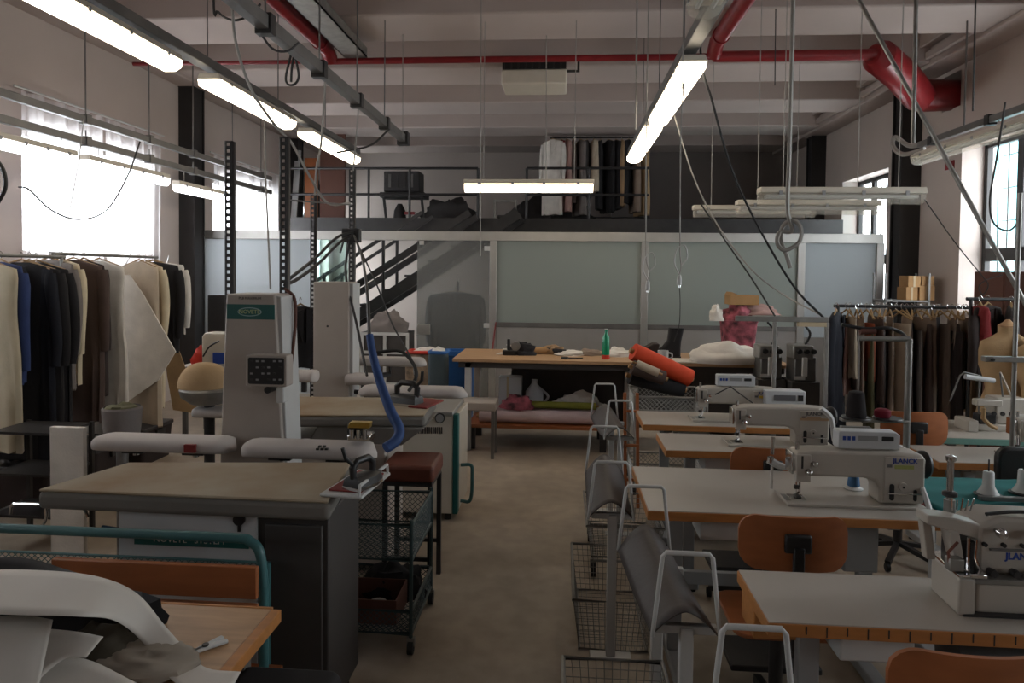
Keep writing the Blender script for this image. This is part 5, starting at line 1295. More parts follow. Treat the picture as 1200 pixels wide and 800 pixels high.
# ---------------------------------------------- right rack: strips seen edge-on
YK = 5.45
pa_, pb_ = P(982, 358, YK), P(1152, 361, YK); ZRR = (pa_.z + pb_.z) / 2
rack((pa_.x, YK, ZRR), (pb_.x, YK, ZRR), 'black clothes rack full of brown trousers on the right', m='charcoal_steel')
G2 = 'garments on the right rack'
pal = ['c_beige', 'c_pink', 'c_grey', 'c_taupe', 'c_orange', 'c_olive', 'c_brown', 'c_grey', 'c_dgrey', 'c_taupe', 'c_beige', 'c_brown', 'c_taupe', 'c_dbrown', 'c_grey', 'c_taupe', 'c_brown', 'c_tan', 'c_dgrey', 'c_taupe', 'c_dbrown', 'c_taupe', 'c_brown', 'c_olive', 'c_taupe', 'c_tan', 'c_beige']
nm_ = {'c_beige': 'beige', 'c_pink': 'dusty pink', 'c_white': 'off-white', 'c_orange': 'orange', 'c_olive': 'olive', 'c_taupe': 'taupe', 'c_brown': 'brown', 'c_grey': 'grey', 'c_dgrey': 'dark grey', 'c_dbrown': 'dark brown', 'c_tan': 'tan'}
ordw = ['first', 'second', 'third', 'fourth', 'fifth', 'sixth', 'seventh', 'eighth', 'ninth', 'tenth', 'eleventh', 'twelfth', 'thirteenth', 'fourteenth', 'fifteenth', 'sixteenth', 'seventeenth', 'eighteenth', 'nineteenth', 'twentieth', 'twenty-first', 'twenty-second', 'twenty-third', 'twenty-fourth', 'twenty-fifth', 'twenty-sixth', 'twenty-seventh']
garment((pa_.x - .03, YK - .05, ZRR), math.radians(62), .48, .98, 'c_navy', 'long dark navy coat at the left end of the right rack', 'jacket', 50, G2, name='coat', thick=.10)
for k, m_ in enumerate(pal):
    x = pa_.x + .06 + (pb_.x - pa_.x - .1) * k / (len(pal) - 1)
    L_ = random.uniform(.58, .88) if k > 4 else random.uniform(.42, .75)
    garment((x, YK + random.uniform(-.02, .02), ZRR), math.radians(90 + random.uniform(-38, 38)), random.uniform(.16, .30), L_, m_, '%s trousers hanging %s from the left on the right rack' % (nm_[m_], ordw[k]), 'trousers', 60 + k, G2, thick=random.uniform(.03, .05))
# dress forms and garments at the right end
def dress_form(x, y, z, label, s=1.0):
    t = thing('dress_form', label, 'dress form', (x, y, 0), 0, 'beige dress forms at the right edge')
    prof = [(.0, .055, .055), (.04, .055, .055), (.07, .10, .07), (.10, .165, .085), (.16, .175, .10), (.26, .165, .125), (.36, .13, .10), (.42, .12, .095), (.50, .15, .115), (.60, .18, .13), (.70, .175, .125), (.72, .15, .10)]
    rs = [[(a_ * s * math.copysign(abs(math.cos(q_)) ** .85, math.cos(q_)), b_ * s * math.sin(q_), z - h_ * s) for q_ in [2 * math.pi * k / 28 for k in range(28)]] for h_, a_, b_ in prof]
    g = MB().rings(rs); g.v = [v + Vector((x, y, 0)) for v in g.v]; g.build('torso', 'c_kraft', t, sharp=60)
    MB().lathe([(.056 * s, 0), (.058 * s, .01), (.03 * s, .03), (.012 * s, .05)], (x, y, z), 16).build('neck_cap', 'tan_wood', t)
    MB().cyl((x, y, .03), (x, y, z - .7 * s), .014, .014, 12).build('pole', 'dark_steel', t)
    for k in range(3):
        a_ = 2 * math.pi * k / 3 + .5; MB().tube([(x, y, .12), (x + .2 * math.cos(a_), y + .2 * math.sin(a_), .012)], .012, 8).build('leg', 'dark_steel', t)
    return t
q = P(1181, 383, 4.8); dress_form(q.x, 4.8, q.z, 'beige dress form beside the brown jacket, behind the grey pole')
q = P(1226, 390, 4.62); dress_form(q.x, 4.62, q.z, 'beige dress form cut by the right edge')
q = P(1158, 352, 5.2)
t = rack((q.x - .12, 5.2, q.z + .01), (q.x + .5, 5.2, q.z + .01), 'short dark clothes rack behind the dress forms', m='charcoal_steel')
garment((q.x - .0, 5.2, q.z + .01), math.radians(35), .36, .52, 'c_dbrown', 'dark brown jacket left of the beige dress form', 'jacket', 90, G2)
garment((q.x - .07, 5.17, q.z + .01), math.radians(75), .30, .34, 'c_red', 'dark red top left of the dark brown jacket', 'dress', 91, G2)
garment((q.x + .16, 5.2, q.z + .01), math.radians(60), .40, .80, 'c_dgrey', 'dark grey jacket behind the beige dress form', 'jacket', 92, G2)
A, B = P(1176, 318, 5.9), P(1215, 400, 5.9)
t = thing('cabinet', 'tall dark brown cabinet under the right window', 'cabinet', ((A.x + B.x) / 2, 6.1, 0))
MB().box(A.x, A.x + .6, 5.9, 6.3, .06, A.z).build('body', 'brown_board', t, bevel=.006)
for k in range(2): 
    d_ = MB().box(A.x + .01 + k * .295, A.x + .295 + k * .295, 5.885, 5.9, .1, A.z - .03).build('door', 'brown_board', t, bevel=.003)
    MB().box(A.x + .27 + k * .04, A.x + .285 + k * .04, 5.865, 5.885, A.z * .55, A.z * .55 + .1).build('handle', 'chrome', d_)
MB().box(A.x + .02, A.x + .58, 5.92, 6.28, 0, .06).build('plinth', 'dark_steel', t)
# ---------------------------------------------- mezzanine rack
YZ = 12.0
pa_, pb_ = P(646, 157, YZ), P(760, 157, YZ); ZM = min(P(700, 157, YZ).z, ZB - .06)
rack((pa_.x, YZ, ZM), (pb_.x, YZ, ZM), 'clothes rack on the mezzanine behind the railing', m='charcoal_steel', zfloor=zm1 - .02)
G3 = 'garments on the mezzanine rack'
garment((P(648, 160, YZ).x, YZ - .08, ZM), math.radians(-30), .42, 1.30, 'c_white', 'long white coat at the left end of the mezzanine rack', 'jacket', 101, G3, name='coat')
mz_ = [(658, 'c_red', .9, 'dark red'), (664, 'c_pink', 1.25, 'dusty pink'), (672, 'c_brown', 1.1, 'brown'), (680, 'c_grey', 1.3, 'grey'), (688, 'c_dgrey', 1.0, 'dark grey'), (696, 'c_beige', .9, 'beige'), (704, 'c_black', 1.2, 'first black'), (713, 'c_black', 1.25, 'second black'), (722, 'c_black', 1.2, 'third black'), (729, 'c_tan', 1.15, 'tan'), (737, 'c_black', 1.1, 'last black'), (745, 'c_taupe', 1.25, 'taupe'), (753, 'c_kraft', 1.3, 'light tan')]
for k, (x, m_, L_, nn) in enumerate(mz_):
    garment((P(x, 160, YZ).x, YZ + random.uniform(-.03, .03), ZM), math.radians(90 + random.uniform(-25, 25)), random.uniform(.36, .46), min(L_, ZM - zm1 - .12), m_, '%s garment hanging on the mezzanine rack' % nn, 'dress', 110 + k, G3, thick=.10, name='garment')
# ================================================================== far end of the room
mat('orange_cloth', (206, 66, 26), .8, var=.12); mat('pink_white', (206, 184, 184), .85, var=.14, scale=5, stretch=(1, 6, 6))
mat('lime_cloth', (130, 130, 50), .85, var=.2); mat('blue_bin', (36, 92, 156), .5, var=.08); mat('green_bottle', (20, 140, 100), .2, var=.05)
mat('bag_mix', (150, 130, 110), .5, var=.6, scale=14); mat('bag_red', (196, 50, 34), .5, var=.2)
mat('scraps', (140, 70, 80), .8, var=.9, scale=11); mat('dark_clutter', (40, 36, 36), .7, var=.4)
ZK = .88
a = PZ(530, 420, ZK); b = PZ(930, 434, ZK)
yf, yb2 = a.y, a.y + .85; x0, x1 = a.x, b.x + .1
ct = thing('cutting_table', 'long tan cutting table before the glass partition', 'table', ((x0 + x1) / 2, (yf + yb2) / 2, 0))
MB().box(x0, x1, yf, yb2, ZK - .03, ZK).build('tabletop', 'tan_wood', ct, bevel=.003)
MB().box(x0 + .05, x1 - .05, yf + .06, yf + .08, ZK - .09, ZK - .03).build('apron', 'dark_body', ct)
for x in (x0 + .14, (x0 + x1) / 2 + .15, x1 - .14):
    for y in (yf + .09, yb2 - .08): MB().box(x - .03, x + .03, y - .03, y + .03, 0, ZK - .03).build('leg', 'white_enamel', ct, bevel=.004)
MB().box(x0 + .5, x1 - .3, yb2 - .06, yb2 - .04, .1, ZK - .03).build('back_panel', 'dark_body', ct)
# low platform with rolls of cloth
yp0 = yf + .12; zp_ = P(620, 499, yp0).z; xa, xb_ = P(548, 499, yp0).x, P(712, 499, yp0).x
lp = thing('low_platform', 'low wooden platform under the cutting table', 'platform', ((xa + xb_) / 2, yp0 + .35, 0))
MB().box(xa, xb_, yp0, yp0 + .6, zp_ - .03, zp_).build('deck', 'orange_ply', lp, bevel=.003)
for x in (xa + .04, xb_ - .04):
    for y in (yp0 + .04, yp0 + .56): MB().box(x - .03, x + .03, y - .03, y + .03, 0, zp_ - .03).build('leg', 'dark_steel', lp)
def roll(p0, p1, r, m, label, core=True, grp='rolls of cloth', name='cloth_roll'):
    p0, p1 = Vector(p0), Vector(p1); t = thing(name, label, 'cloth roll', (p0 + p1) / 2, 0, grp)
    L_ = (p1 - p0).normalized()
    n_ = 10; pts = [p0.lerp(p1, k / n_) for k in range(n_ + 1)]
    MB().tube(pts, [r * (1 + .06 * noise.noise(Vector((k * .9, r * 50, 3)))) for k in range(n_ + 1)], 16).build('cloth', m, t, sharp=60)
    MB().tube([p0 - L_ * .03, p1 + L_ * .03], r * .3, 10).build('core', 'cardboard', t)
    return t
roll((xa + .1, yp0 + .12, zp_ + .065), (xb_ - .1, yp0 + .12, zp_ + .065), .062, 'pink_white', 'front pale pink cloth roll on the low platform')
roll((xa + .2, yp0 + .27, zp_ + .065), (xb_ - .05, yp0 + .27, zp_ + .065), .062, 'pink_white', 'pale pink cloth roll behind the front one on the low platform')
roll((xa + .55, yp0 + .22, zp_ + .165), (xb_ - .1, yp0 + .2, zp_ + .165), .035, 'lime_cloth', 'olive green cloth roll on top of the pink rolls')
q = P(606, 468, yp0 + .2); tag(lump((q.x, yp0 + .2, zp_ + .13), .17, .11, .12, 21, .4).build('cloth_heap', 'scraps', sharp=60), 'heap of red and black scraps on the pink cloth rolls', 'cloth')
q = P(678, 466, yp0 + .38); tag(lump((q.x, yp0 + .4, zp_ + .05), .3, .12, .2, 22, .3).build('cloth_heap', 'c_white', sharp=60), 'white crumpled cloth behind the olive roll', 'cloth')
A, B = P(585, 441, yp0 + .45), P(611, 478, yp0 + .45)
t = thing('carton', 'white carton under the cutting table', 'carton', ((A.x + B.x) / 2, yp0 + .5, zp_))
MB().box(A.x, B.x, yp0 + .42, yp0 + .58, zp_, A.z).build('box', 'cabinet_white', t, bevel=.004)
MB().box(A.x + .08, A.x + .1, yp0 + .415, yp0 + .42, zp_, A.z).build('tape', 'kraft', t)
q = P(626, 470, yp0 + .45)
t = thing('white_jug', 'white plastic jug under the cutting table', 'jug', (q.x, yp0 + .45, zp_ + 0))
zz_ = P(626, 445, yp0 + .45).z
MB().lathe([(.07, zp_), (.09, zp_ + .04), (.09, zz_ - .12), (.03, zz_ - .04), (.03, zz_)], (q.x, yp0 + .48, 0), 16).build('body', 'cabinet_white', t)
MB().tube(spline([(q.x + .08, yp0 + .48, zp_ + .12), (q.x + .14, yp0 + .48, zp_ + .2), (q.x + .05, yp0 + .48, zz_ - .08)], 4), .012, 8).build('handle', 'cabinet_white', t)
A, B = P(536, 471, 6.1), P(581, 482, 6.1)
t = thing('bench', 'pale grey low bench left of the low platform', 'bench', ((A.x + B.x) / 2, 6.25, 0))
MB().box(A.x, B.x, 6.1, 6.38, B.z, A.z).build('seat', 'press_grey', t, bevel=.01)
for x in (A.x + .03, B.x - .03):
    for y in (6.13, 6.35): MB().box(x - .015, x + .015, y - .015, y + .015, 0, B.z).build('leg', 'mid_steel', t)
# blue bin and shopping bags left of the table
q = P(538, 440, 6.7)
t = thing('waste_bin', 'tall blue plastic bin at the left end of the cutting table', 'bin', (P(534, 440, 7.35).x, 7.35, 0))
bx_, zt_ = P(534, 440, 7.35).x, P(534, 410, 7.35).z
MB().rings([[(bx_ + .05 + a_, 7.35 + b_, z_) for a_, b_ in rr(-w_, w_, -w_ * .8, w_ * .8, .04)] for w_, z_ in ((.13, 0), (.155, zt_ - .05), (.175, zt_ - .045), (.175, zt_), (.15, zt_), (.14, zt_ - .1))]).build('tub', 'blue_bin', t)
for x, y, w, h, m_, hm, lab in ((500, 6.9, .20, .30, 'bag_mix', 'bag_red', 'printed shopping bag with a red rim left of the cutting table'), (514, 6.75, .09, .2, 'c_steel', 'blue_bin', 'narrow blue-grey shopping bag beside the blue bin')):
    zz_ = P(x, 412, y).z; xx = P(x, 412, y).x
    t = thing('shopping_bag', lab, 'bag', (xx, y, 0), 0, 'bags left of the cutting table')
    MB().rings([[(xx + a_, y + b_, z_) for a_, b_ in rr(-w * k_, w * k_, -.1 * k_, .1 * k_, .03)] for k_, z_ in ((.9, 0), (1, zz_ * .5), (1.02, zz_ * .9), (.95, zz_))]).build('bag', m_, t, sharp=60)
    MB().tube([(xx + a_ * .97, y + b_ * .97, zz_) for a_, b_ in rr(-w * .95, w * .95, -.095, .095, .03)], .018, 8, closed=True).build('rim', hm, t)
    lump((xx, y, zz_ - .02), w * .8, .08, .06, x, .4).build('contents', 'c_white', t, sharp=60)
# white steel cabinet with dark panes seen under the stair
yv = 8.3
A, B = P(424, 389, yv), P(477, 452, yv)
t = thing('display_cabinet', 'white framed cabinet with dark panes below the stair', 'cabinet', ((A.x + B.x) / 2, yv + .2, 0))
MB().box(A.x, B.x, yv + .02, yv + .4, .05, A.z).build('body', 'dark_body', t)
for x in (A.x, (A.x + B.x) / 2, B.x): MB().box(x - .018, x + .018, yv, yv + .02, .05, A.z).build('stile', 'white_enamel', t)
for z in (A.z - .018, P(450, 413, yv).z, P(450, 450, yv).z, .06): MB().box(A.x - .018, B.x + .018, yv - .002, yv + .02, z - .018, z + .018).build('rail', 'white_enamel', t)
for x in (A.x + .03, B.x - .03): MB().cyl((x, yv + .1, 0), (x, yv + .1, .05), .02, .02, 10).build('foot', 'dark_steel', t)
tag(lump(((A.x + B.x) / 2, yv + .2, A.z), .24, .16, .24, 31, .35).build('cloth_heap', 'c_grey', sharp=60), 'grey cloth heap on the white framed cabinet', 'cloth')
# ---------------------------------------------- things on the cutting table
ym = yf + .45
def onT(px_, y=None): return P(px_, 412, y or ym).x
t = thing('sheet_stack', 'loose white sheets with a black clip on the cutting table', 'papers', (onT(605), ym, ZK))
for k in range(3):
    M_ = Matrix.Translation((onT(598 + 6 * k), ym + .04 * k, ZK + .01 + .025 * k)) @ Matrix.Rotation(.3 * k - .2, 4, 'Z') @ Matrix.Rotation(.12 * (k - 1), 4, 'Y')
    MB().box(-.13, .13, -.09, .09, 0, .006, M_).build('sheet', 'paper', t)
for px_, w, h, m_, lab, kind in ((597, .05, .16, 'black_plastic', 'black tape dispenser standing on the cutting table', 'tool'), ):
    t = thing('tape_dispenser', lab, 'dispenser', (onT(px_), ym - .1, ZK))
    MB().box(onT(px_) - .06, onT(px_) + .08, ym - .13, ym - .07, ZK, ZK + .05).build('base', m_, t, bevel=.01); MB().box(onT(px_) - .015, onT(px_) + .015, ym - .12, ym - .08, ZK + .05, ZK + h).build('arm', m_, t, bevel=.006)
    MB().lathe([(.02, -.02), (.045, -.018), (.045, .018), (.02, .02)], (onT(px_) + .07, ym - .1, ZK + .09), 16, 'y').build('roll', 'galvanised', t)
roll((onT(615), ym, ZK + .035), (onT(640), ym + .05, ZK + .035), .034, 'cardboard', 'short brown cardboard tube on the cutting table')
roll((onT(636), ym + .15, ZK + .03), (onT(662), ym - .02, ZK + .03), .028, 'c_black', 'short black roll lying across the cutting table')
for k, (px_, m_, lab) in enumerate(((668, 'c_white', 'small pale cloth pile right of the black roll'), (690, 'c_taupe', 'small taupe cloth pile left of the green bottle'), (725, 'c_white', 'white paper bundle behind the green bottle'), (752, 'c_brown', 'dark brown folded cloth left of the black boot'))):
    tag(lump((onT(px_), ym + .06 * (k % 2), ZK), .14, .1, .05 + .03 * (k > 1), 40 + k, .35).build('cloth_pile', m_, sharp=60), lab, 'cloth')
tag(lump((onT(612), ym - .02, ZK), .14, .1, .11, 44, .5).build('dark_heap', 'c_black', sharp=60), 'tangled black straps heaped on the cutting table', 'straps')
tag(lump((onT(648), ym + .12, ZK), .12, .08, .08, 45, .4).build('tan_cloth', 'c_tan', sharp=60), 'tan cloth pile beside the black roll on the cutting table', 'cloth')
xw0, xw1 = onT(738), onT(770)
tag(MB().prism([(xw0, ZK), (xw1, ZK), (xw1 + .02, ZK + .13), (xw1 - .04, ZK + .13)], ym - .05, ym + .12, 'xz').build('brown_wedge', 'c_dbrown', bevel=.01), 'dark brown folded leather piece left of the black boot', 'leather')
t = thing('shears', 'pair of dark shears lying on the cutting table', 'shears', (onT(672), yf + .18, ZK))
for s_ in (-1, 1):
    MB().beam((onT(664), yf + .16 + .02 * s_, ZK + .006), (onT(682), yf + .18 - .015 * s_, ZK + .006), .018, .008).build('blade', 'dark_steel', t)
    MB().tube([(onT(662) + .03 * math.cos(a_), yf + .16 + .035 * s_ + .022 * math.sin(a_), ZK + .008) for a_ in [2 * math.pi * k / 12 for k in range(12)]], .006, 6, closed=True).build('handle', 'black_plastic', t)
x = onT(710, yf + .2)
t = thing('bottle', 'green plastic bottle with a red base on the cutting table', 'bottle', (x, yf + .2, ZK))
zt_ = P(710, 385, yf + .2).z
MB().lathe([(.035, ZK + .035), (.036, ZK + .05), (.034, zt_ - .08), (.014, zt_ - .04), (.014, zt_ - .012)], (x, yf + .2, 0), 16).build('body', 'green_bottle', t)
MB().lathe([(.036, ZK), (.038, ZK + .01), (.036, ZK + .04)], (x, yf + .2, 0), 16).build('sleeve', 'bag_red', t); MB().cyl((x, yf + .2, zt_ - .012), (x, yf + .2, zt_), .015, .015, 12).build('cap', 'white_enamel', t)
xx = onT(786); zt_ = P(786, 384, ym).z
t = thing('boot_form', 'black leather boot shape standing on the cutting table', 'boot', (xx, ym, ZK))
MB().rings([[(xx + cx2 + a_, ym + b_, z_) for a_, b_ in rr(-w_, w_, -.06, .06, .03)] for cx2, w_, z_ in ((-.06, .15, ZK), (-.06, .15, ZK + .04), (.0, .09, ZK + .09), (.03, .065, ZK + .16), (.05, .07, zt_))]).build('shaft', 'c_black', t, sharp=60)
MB().box(xx - .21, xx + .09, ym - .062, ym + .062, ZK, ZK + .014).build('sole', 'rubber_black', t)
x = P(777, 420, yf + .12).x
t = thing('mug', 'white mug on the cutting table near the orange roll', 'mug', (x, yf + .12, ZK))
MB().lathe([(.045, ZK), (.05, ZK + .01), (.05, ZK + .1), (.044, ZK + .1), (.042, ZK + .02)], (x, yf + .12, 0), 18).build('cup', 'white_enamel', t)
MB().tube(spline([(x + .048, yf + .12, ZK + .08), (x + .08, yf + .12, ZK + .07), (x + .08, yf + .12, ZK + .035), (x + .048, yf + .12, ZK + .025)], 4), .007, 8).build('handle', 'white_enamel', t)
q = PZ(858, 428, ZK)
tag(lump((q.x - .0, q.y + .22, ZK), .36, .2, .17, 55, .25).build('white_cloth', 'c_white', sharp=70), 'large heap of white cloth at the right of the cutting table', 'cloth')
q = PZ(812, 426, ZK); tag(MB().prism(rr(q.x - .3, q.x + .14, q.y + .02, q.y + .3, .05), ZK, ZK + .012, 'xy').build('folded_cloth', 'c_white', bevel=.004), 'flat white cloth left of the white heap', 'cloth')
# clear tub of scraps on a stand behind the table, carton on top
yt_ = 7.9
A, B = P(851, 378, yt_), P(889, 412, yt_)
t = thing('scrap_tub', 'clear tub stuffed with colourful scraps behind the cutting table', 'tub', ((A.x + B.x) / 2, yt_ + .2, 0))
cx_ = (A.x + B.x) / 2; w_ = (B.x - A.x) / 2
MB().rings([[(cx_ + a_, yt_ + .2 + b_, z_) for a_, b_ in rr(-w_ * k_, w_ * k_, -.17 * k_, .17 * k_, .04)] for k_, z_ in ((.84, B.z - .05), (1.0, A.z), (1.04, A.z), (1.04, A.z + .02))]).build('tub', 'scraps', t)
lump((cx_, yt_ + .2, A.z + .01), w_ * .95, .16, .22, 61, .35).build('scraps', 'scraps', t, sharp=60)
for x in (cx_ - w_ * .7, cx_ + w_ * .7): MB().box(x - .02, x + .02, yt_ + .15, yt_ + .25, 0, B.z - .05).build('leg', 'mid_steel', t)
t2 = thing('carton', 'open brown carton on top of the scrap tub', 'carton', (P(872, 350, yt_).x, yt_ + .2, P(872, 358, yt_).z))
A, B = P(858, 346, yt_), P(892, 358, yt_)
MB().box(A.x, B.x, yt_ + .08, yt_ + .36, B.z, A.z).build('box', 'cardboard', t2, bevel=.003); MB().prism([(A.x, A.z), (A.x + .1, A.z), (A.x + .02, A.z + .035)], yt_ + .08, yt_ + .36, 'xz').build('flap', 'cardboard', t2)
q = P(898, 366, yt_); tag(lump((q.x - .05, yt_ + .22, q.z - .04), .26, .12, .12, 63, .35).build('pink_cloth', 'c_pink', sharp=60), 'pink cloth spilling over the scrap tub to the right', 'cloth')
q = P(842, 366, yt_); tag(lump((q.x, yt_ + .1, q.z - .1), .08, .06, .17, 64, .3).build('white_rag', 'c_white', sharp=60), 'white rag hanging off the left of the scrap tub', 'cloth')
# grey industrial machines behind the thread frame
for px_, y, lab, sd in ((905, 6.1, 'grey industrial machine behind the pale pipe frame, left one', 1), (945, 6.0, 'grey industrial machine behind the pale pipe frame, right one', 2)):
    cx_ = P(px_, 430, y).x; zt_ = P(px_, 405, y).z
    t = thing('press_machine', lab, 'machine', (cx_, y, 0), 0, 'grey machines behind the pipe frame')
    MB().box(cx_ - .12, cx_ + .12, y, y + .3, 0, .78).build('stand', 'dark_body', t, bevel=.006)
    MB().box(cx_ - .09, cx_ + .09, y + .02, y + .26, .78, zt_ - .1).build('body', 'mid_steel', t, bevel=.01)
    MB().box(cx_ - .11, cx_ + .06, y + .0, y + .2, zt_ - .12, zt_).build('head', 'galvanised', t, bevel=.01)
    MB().box(cx_ - .04, cx_ + .0, y - .03, y + .0, zt_ - .26, zt_ - .1).build('slide', 'white_enamel', t, bevel=.004)
    for k in range(3): MB().lathe([(.02, -.02), (.025, 0)], (cx_ - .06 + k * .06, y, zt_ - .05), 12, 'y').build('knob', 'black_plastic', t)
    MB().tube(spline([(cx_ + .02, y + .1, zt_), (cx_ + .06, y + .1, zt_ + .1), (cx_ - .02, y + .1, zt_ + .2)], 4), .01, 6).build('hose', 'rubber_black', t)
    MB().box(cx_ - .10, cx_ - .01, y - .004, y + .0, .70 + .1, .83).build('name_plate', 'white_enamel', t)
# orange roll bundle on a mesh cart left of the far table
yo_ = 5.35
cx0 = P(752, 470, yo_).x
trolley(cx0 - .06, cx0 + .48, yo_ - .1, yo_ + .4, ((.1, .2), (.55, P(780, 463, yo_).z)), P(780, 463, yo_).z + .01, 'galvanised', 'grey mesh cart carrying the orange cloth roll', 'galvanised', cell=.035, wr=.002, cat='cart')
roll(P(742, 412, yo_ + .05), P(808, 443, yo_ + .15), .072, 'orange_cloth', 'bright orange cloth roll lying slanted on the mesh cart')
roll(P(741, 430, yo_ - .05), P(778, 443, yo_ - .02), .055, 'c_brown', 'brown cloth roll below the bright orange one')
roll(P(738, 440, yo_ + .1), P(800, 456, yo_ + .16), .07, 'c_black', 'thick black cloth roll under the orange one')
roll(P(746, 426, yo_ - .08), P(772, 437, yo_ - .1), .032, 'c_beige', 'thin beige cloth roll beside the brown roll on the mesh cart')
x = P(738, 470, 4.95).x
t = thing('ladder_frame', 'narrow red-brown wooden frame leaning by the farthest trough', 'frame', (x, 4.95, 0))
for dx in (-.02, .07): MB().beam((x + dx, 4.95, 0), (x + dx - .01, 5.02, P(738, 462, 4.95).z), .022, .03).build('rail', 'orange_ply', t)
for z in (.2, .45, .7): MB().beam((x - .02, 4.97, z), (x + .07, 4.97, z), .018, .018).build('rung', 'orange_ply', t)
# stick leaning at the partition post
tag(MB().tube([P(576, 418, yb2 - .1), P(581, 378, YP - .08)], .010, 8).build('red_stick', 'red_paint'), 'thin red stick leaning on the partition post', 'stick')
# coat seen through the frosted door
y = 9.24
t = thing('coat_stand', 'coat stand behind the frosted glass door', 'coat stand', (P(535, 345, y).x, y + .05, 0))
xx = P(535, 345, y).x; zt_ = P(535, 338, y).z
MB().cyl((xx, y + .12, .03), (xx, y + .12, zt_ + .1), .018, .018, 10).build('pole', 'dark_steel', t); MB().cyl((xx, y + .12, 0), (xx, y + .12, .03), .2, .19, 20).build('foot', 'dark_steel', t)
garment((P(535, 338, y).x, y - .06, zt_), 0, .74, 1.05, 'c_steel', 'blue-grey coat hanging behind the frosted glass door', 'jacket', 71, thick=.14, name='coat')
# ---------------------------------------------- items by the left glass panel
yq = 6.6
A, B = P(231, 346, yq), P(263, 392, yq)
t = thing('side_table', 'plain table behind the near press column', 'table', (A.x + .1, 6.75, 0))
zt_ = P(240, 428, 6.6).z
MB().box(A.x - .15, A.x + .9, 6.5, 7.0, zt_ - .03, zt_).build('tabletop', 'laminate', t, bevel=.003)
for x in (A.x - .1, A.x + .85):
    for y in (6.55, 6.95): MB().box(x - .02, x + .02, y - .02, y + .02, 0, zt_ - .03).build('leg', 'mid_steel', t)
t = thing('screen', 'black screen on a stem behind the near press column', 'screen', (A.x + .12, 6.8, zt_))
MB().box(A.x, A.x + .45, 6.8, 6.84, B.z, A.z).build('panel', 'black_plastic', t, bevel=.006)
MB().box(A.x + .16, A.x + .22, 6.82, 6.85, zt_ + .01, B.z + .05).build('stem', 'dark_steel', t); MB().box(A.x + .05, A.x + .33, 6.74, 6.92, zt_, zt_ + .012).build('foot', 'dark_steel', t)
A2, B2_ = P(240, 389, 6.6), P(268, 426, 6.6)
t = thing('printer', 'cream desktop machine with a blue panel left of the press column', 'machine', ((A2.x + B2_.x) / 2, 6.62, zt_))
MB().prism([(A2.x, zt_), (B2_.x + .1, zt_), (B2_.x + .1, A2.z), (A2.x + .03, A2.z), (A2.x, A2.z - .04)], 6.54, 6.72, 'xz').build('case', 'cream_enamel', t, bevel=.012)
MB().box(A2.x + .12, A2.x + .24, 6.53, 6.54, zt_ + .03, zt_ + .14).build('panel', 'blue_ink', t); MB().tube(spline([(A2.x + .02, 6.53, zt_ + .1), (A2.x + .1, 6.5, zt_ + .2), (A2.x + .2, 6.5, zt_ + .26)], 4), .008, 6).build('cable', 'cable_dark', t)
q = P(229, 414, 6.5)
tag(lump((q.x, 6.6, zt_), .09, .07, .18, 66, .3).build('red_yarn_bag', 'bag_red', sharp=60), 'red and white bag of yarn left of the cream desktop machine', 'bag')
# tan pressing form (dome) left of the column
yd = 3.75; A, B = P(211, 440, yd), P(268, 440, yd); z = P(240, 453, yd).z
t = thing('press_form', 'tan padded pressing form on a grey tray left of the column', 'press form', ((A.x + B.x) / 2, yd, 0))
cx_ = (A.x + B.x) / 2; rx = (B.x - A.x) / 2
rs = []
for i in range(9):
    th = math.pi / 2 * i / 8; rs.append([(cx_ + rx * max(.02, math.cos(th) ** .8) * math.cos(p_), yd + .13 * max(.02, math.cos(th) ** .8) * math.sin(p_), z + .14 * math.sin(th)) for p_ in [2 * math.pi * k / 24 for k in range(24)]])
MB().rings(rs).build('dome', 'c_kraft', t, sharp=60)
MB().lathe([(.10, z - .09), (.15, z - .05), (.16, z - .01), (.15, z + .0)], (cx_ + .03, yd, 0), 22).build('tray', 'galvanised', t)
buck(cx_ - .06, cx_ + .22, yd, P(240, 482, yd).z, .07, .03).build('side_buck', 'arm_cover', t, sharp=60)
MB().cyl((cx_ + .03, yd, .03), (cx_ + .03, yd, z - .08), .03, .03, 14).build('stem', 'dark_steel', t); MB().cyl((cx_ + .03, yd, 0), (cx_ + .03, yd, .03), .2, .18, 20).build('foot', 'dark_steel', t)
# dark jacket hanging between the two columns
garment((P(352, 352, 5.0).x, 5.0, P(352, 352, 5.0).z), math.radians(55), .30, .46, 'c_black', 'short black jacket hanging between the two press columns', 'jacket', 73, thick=.1)
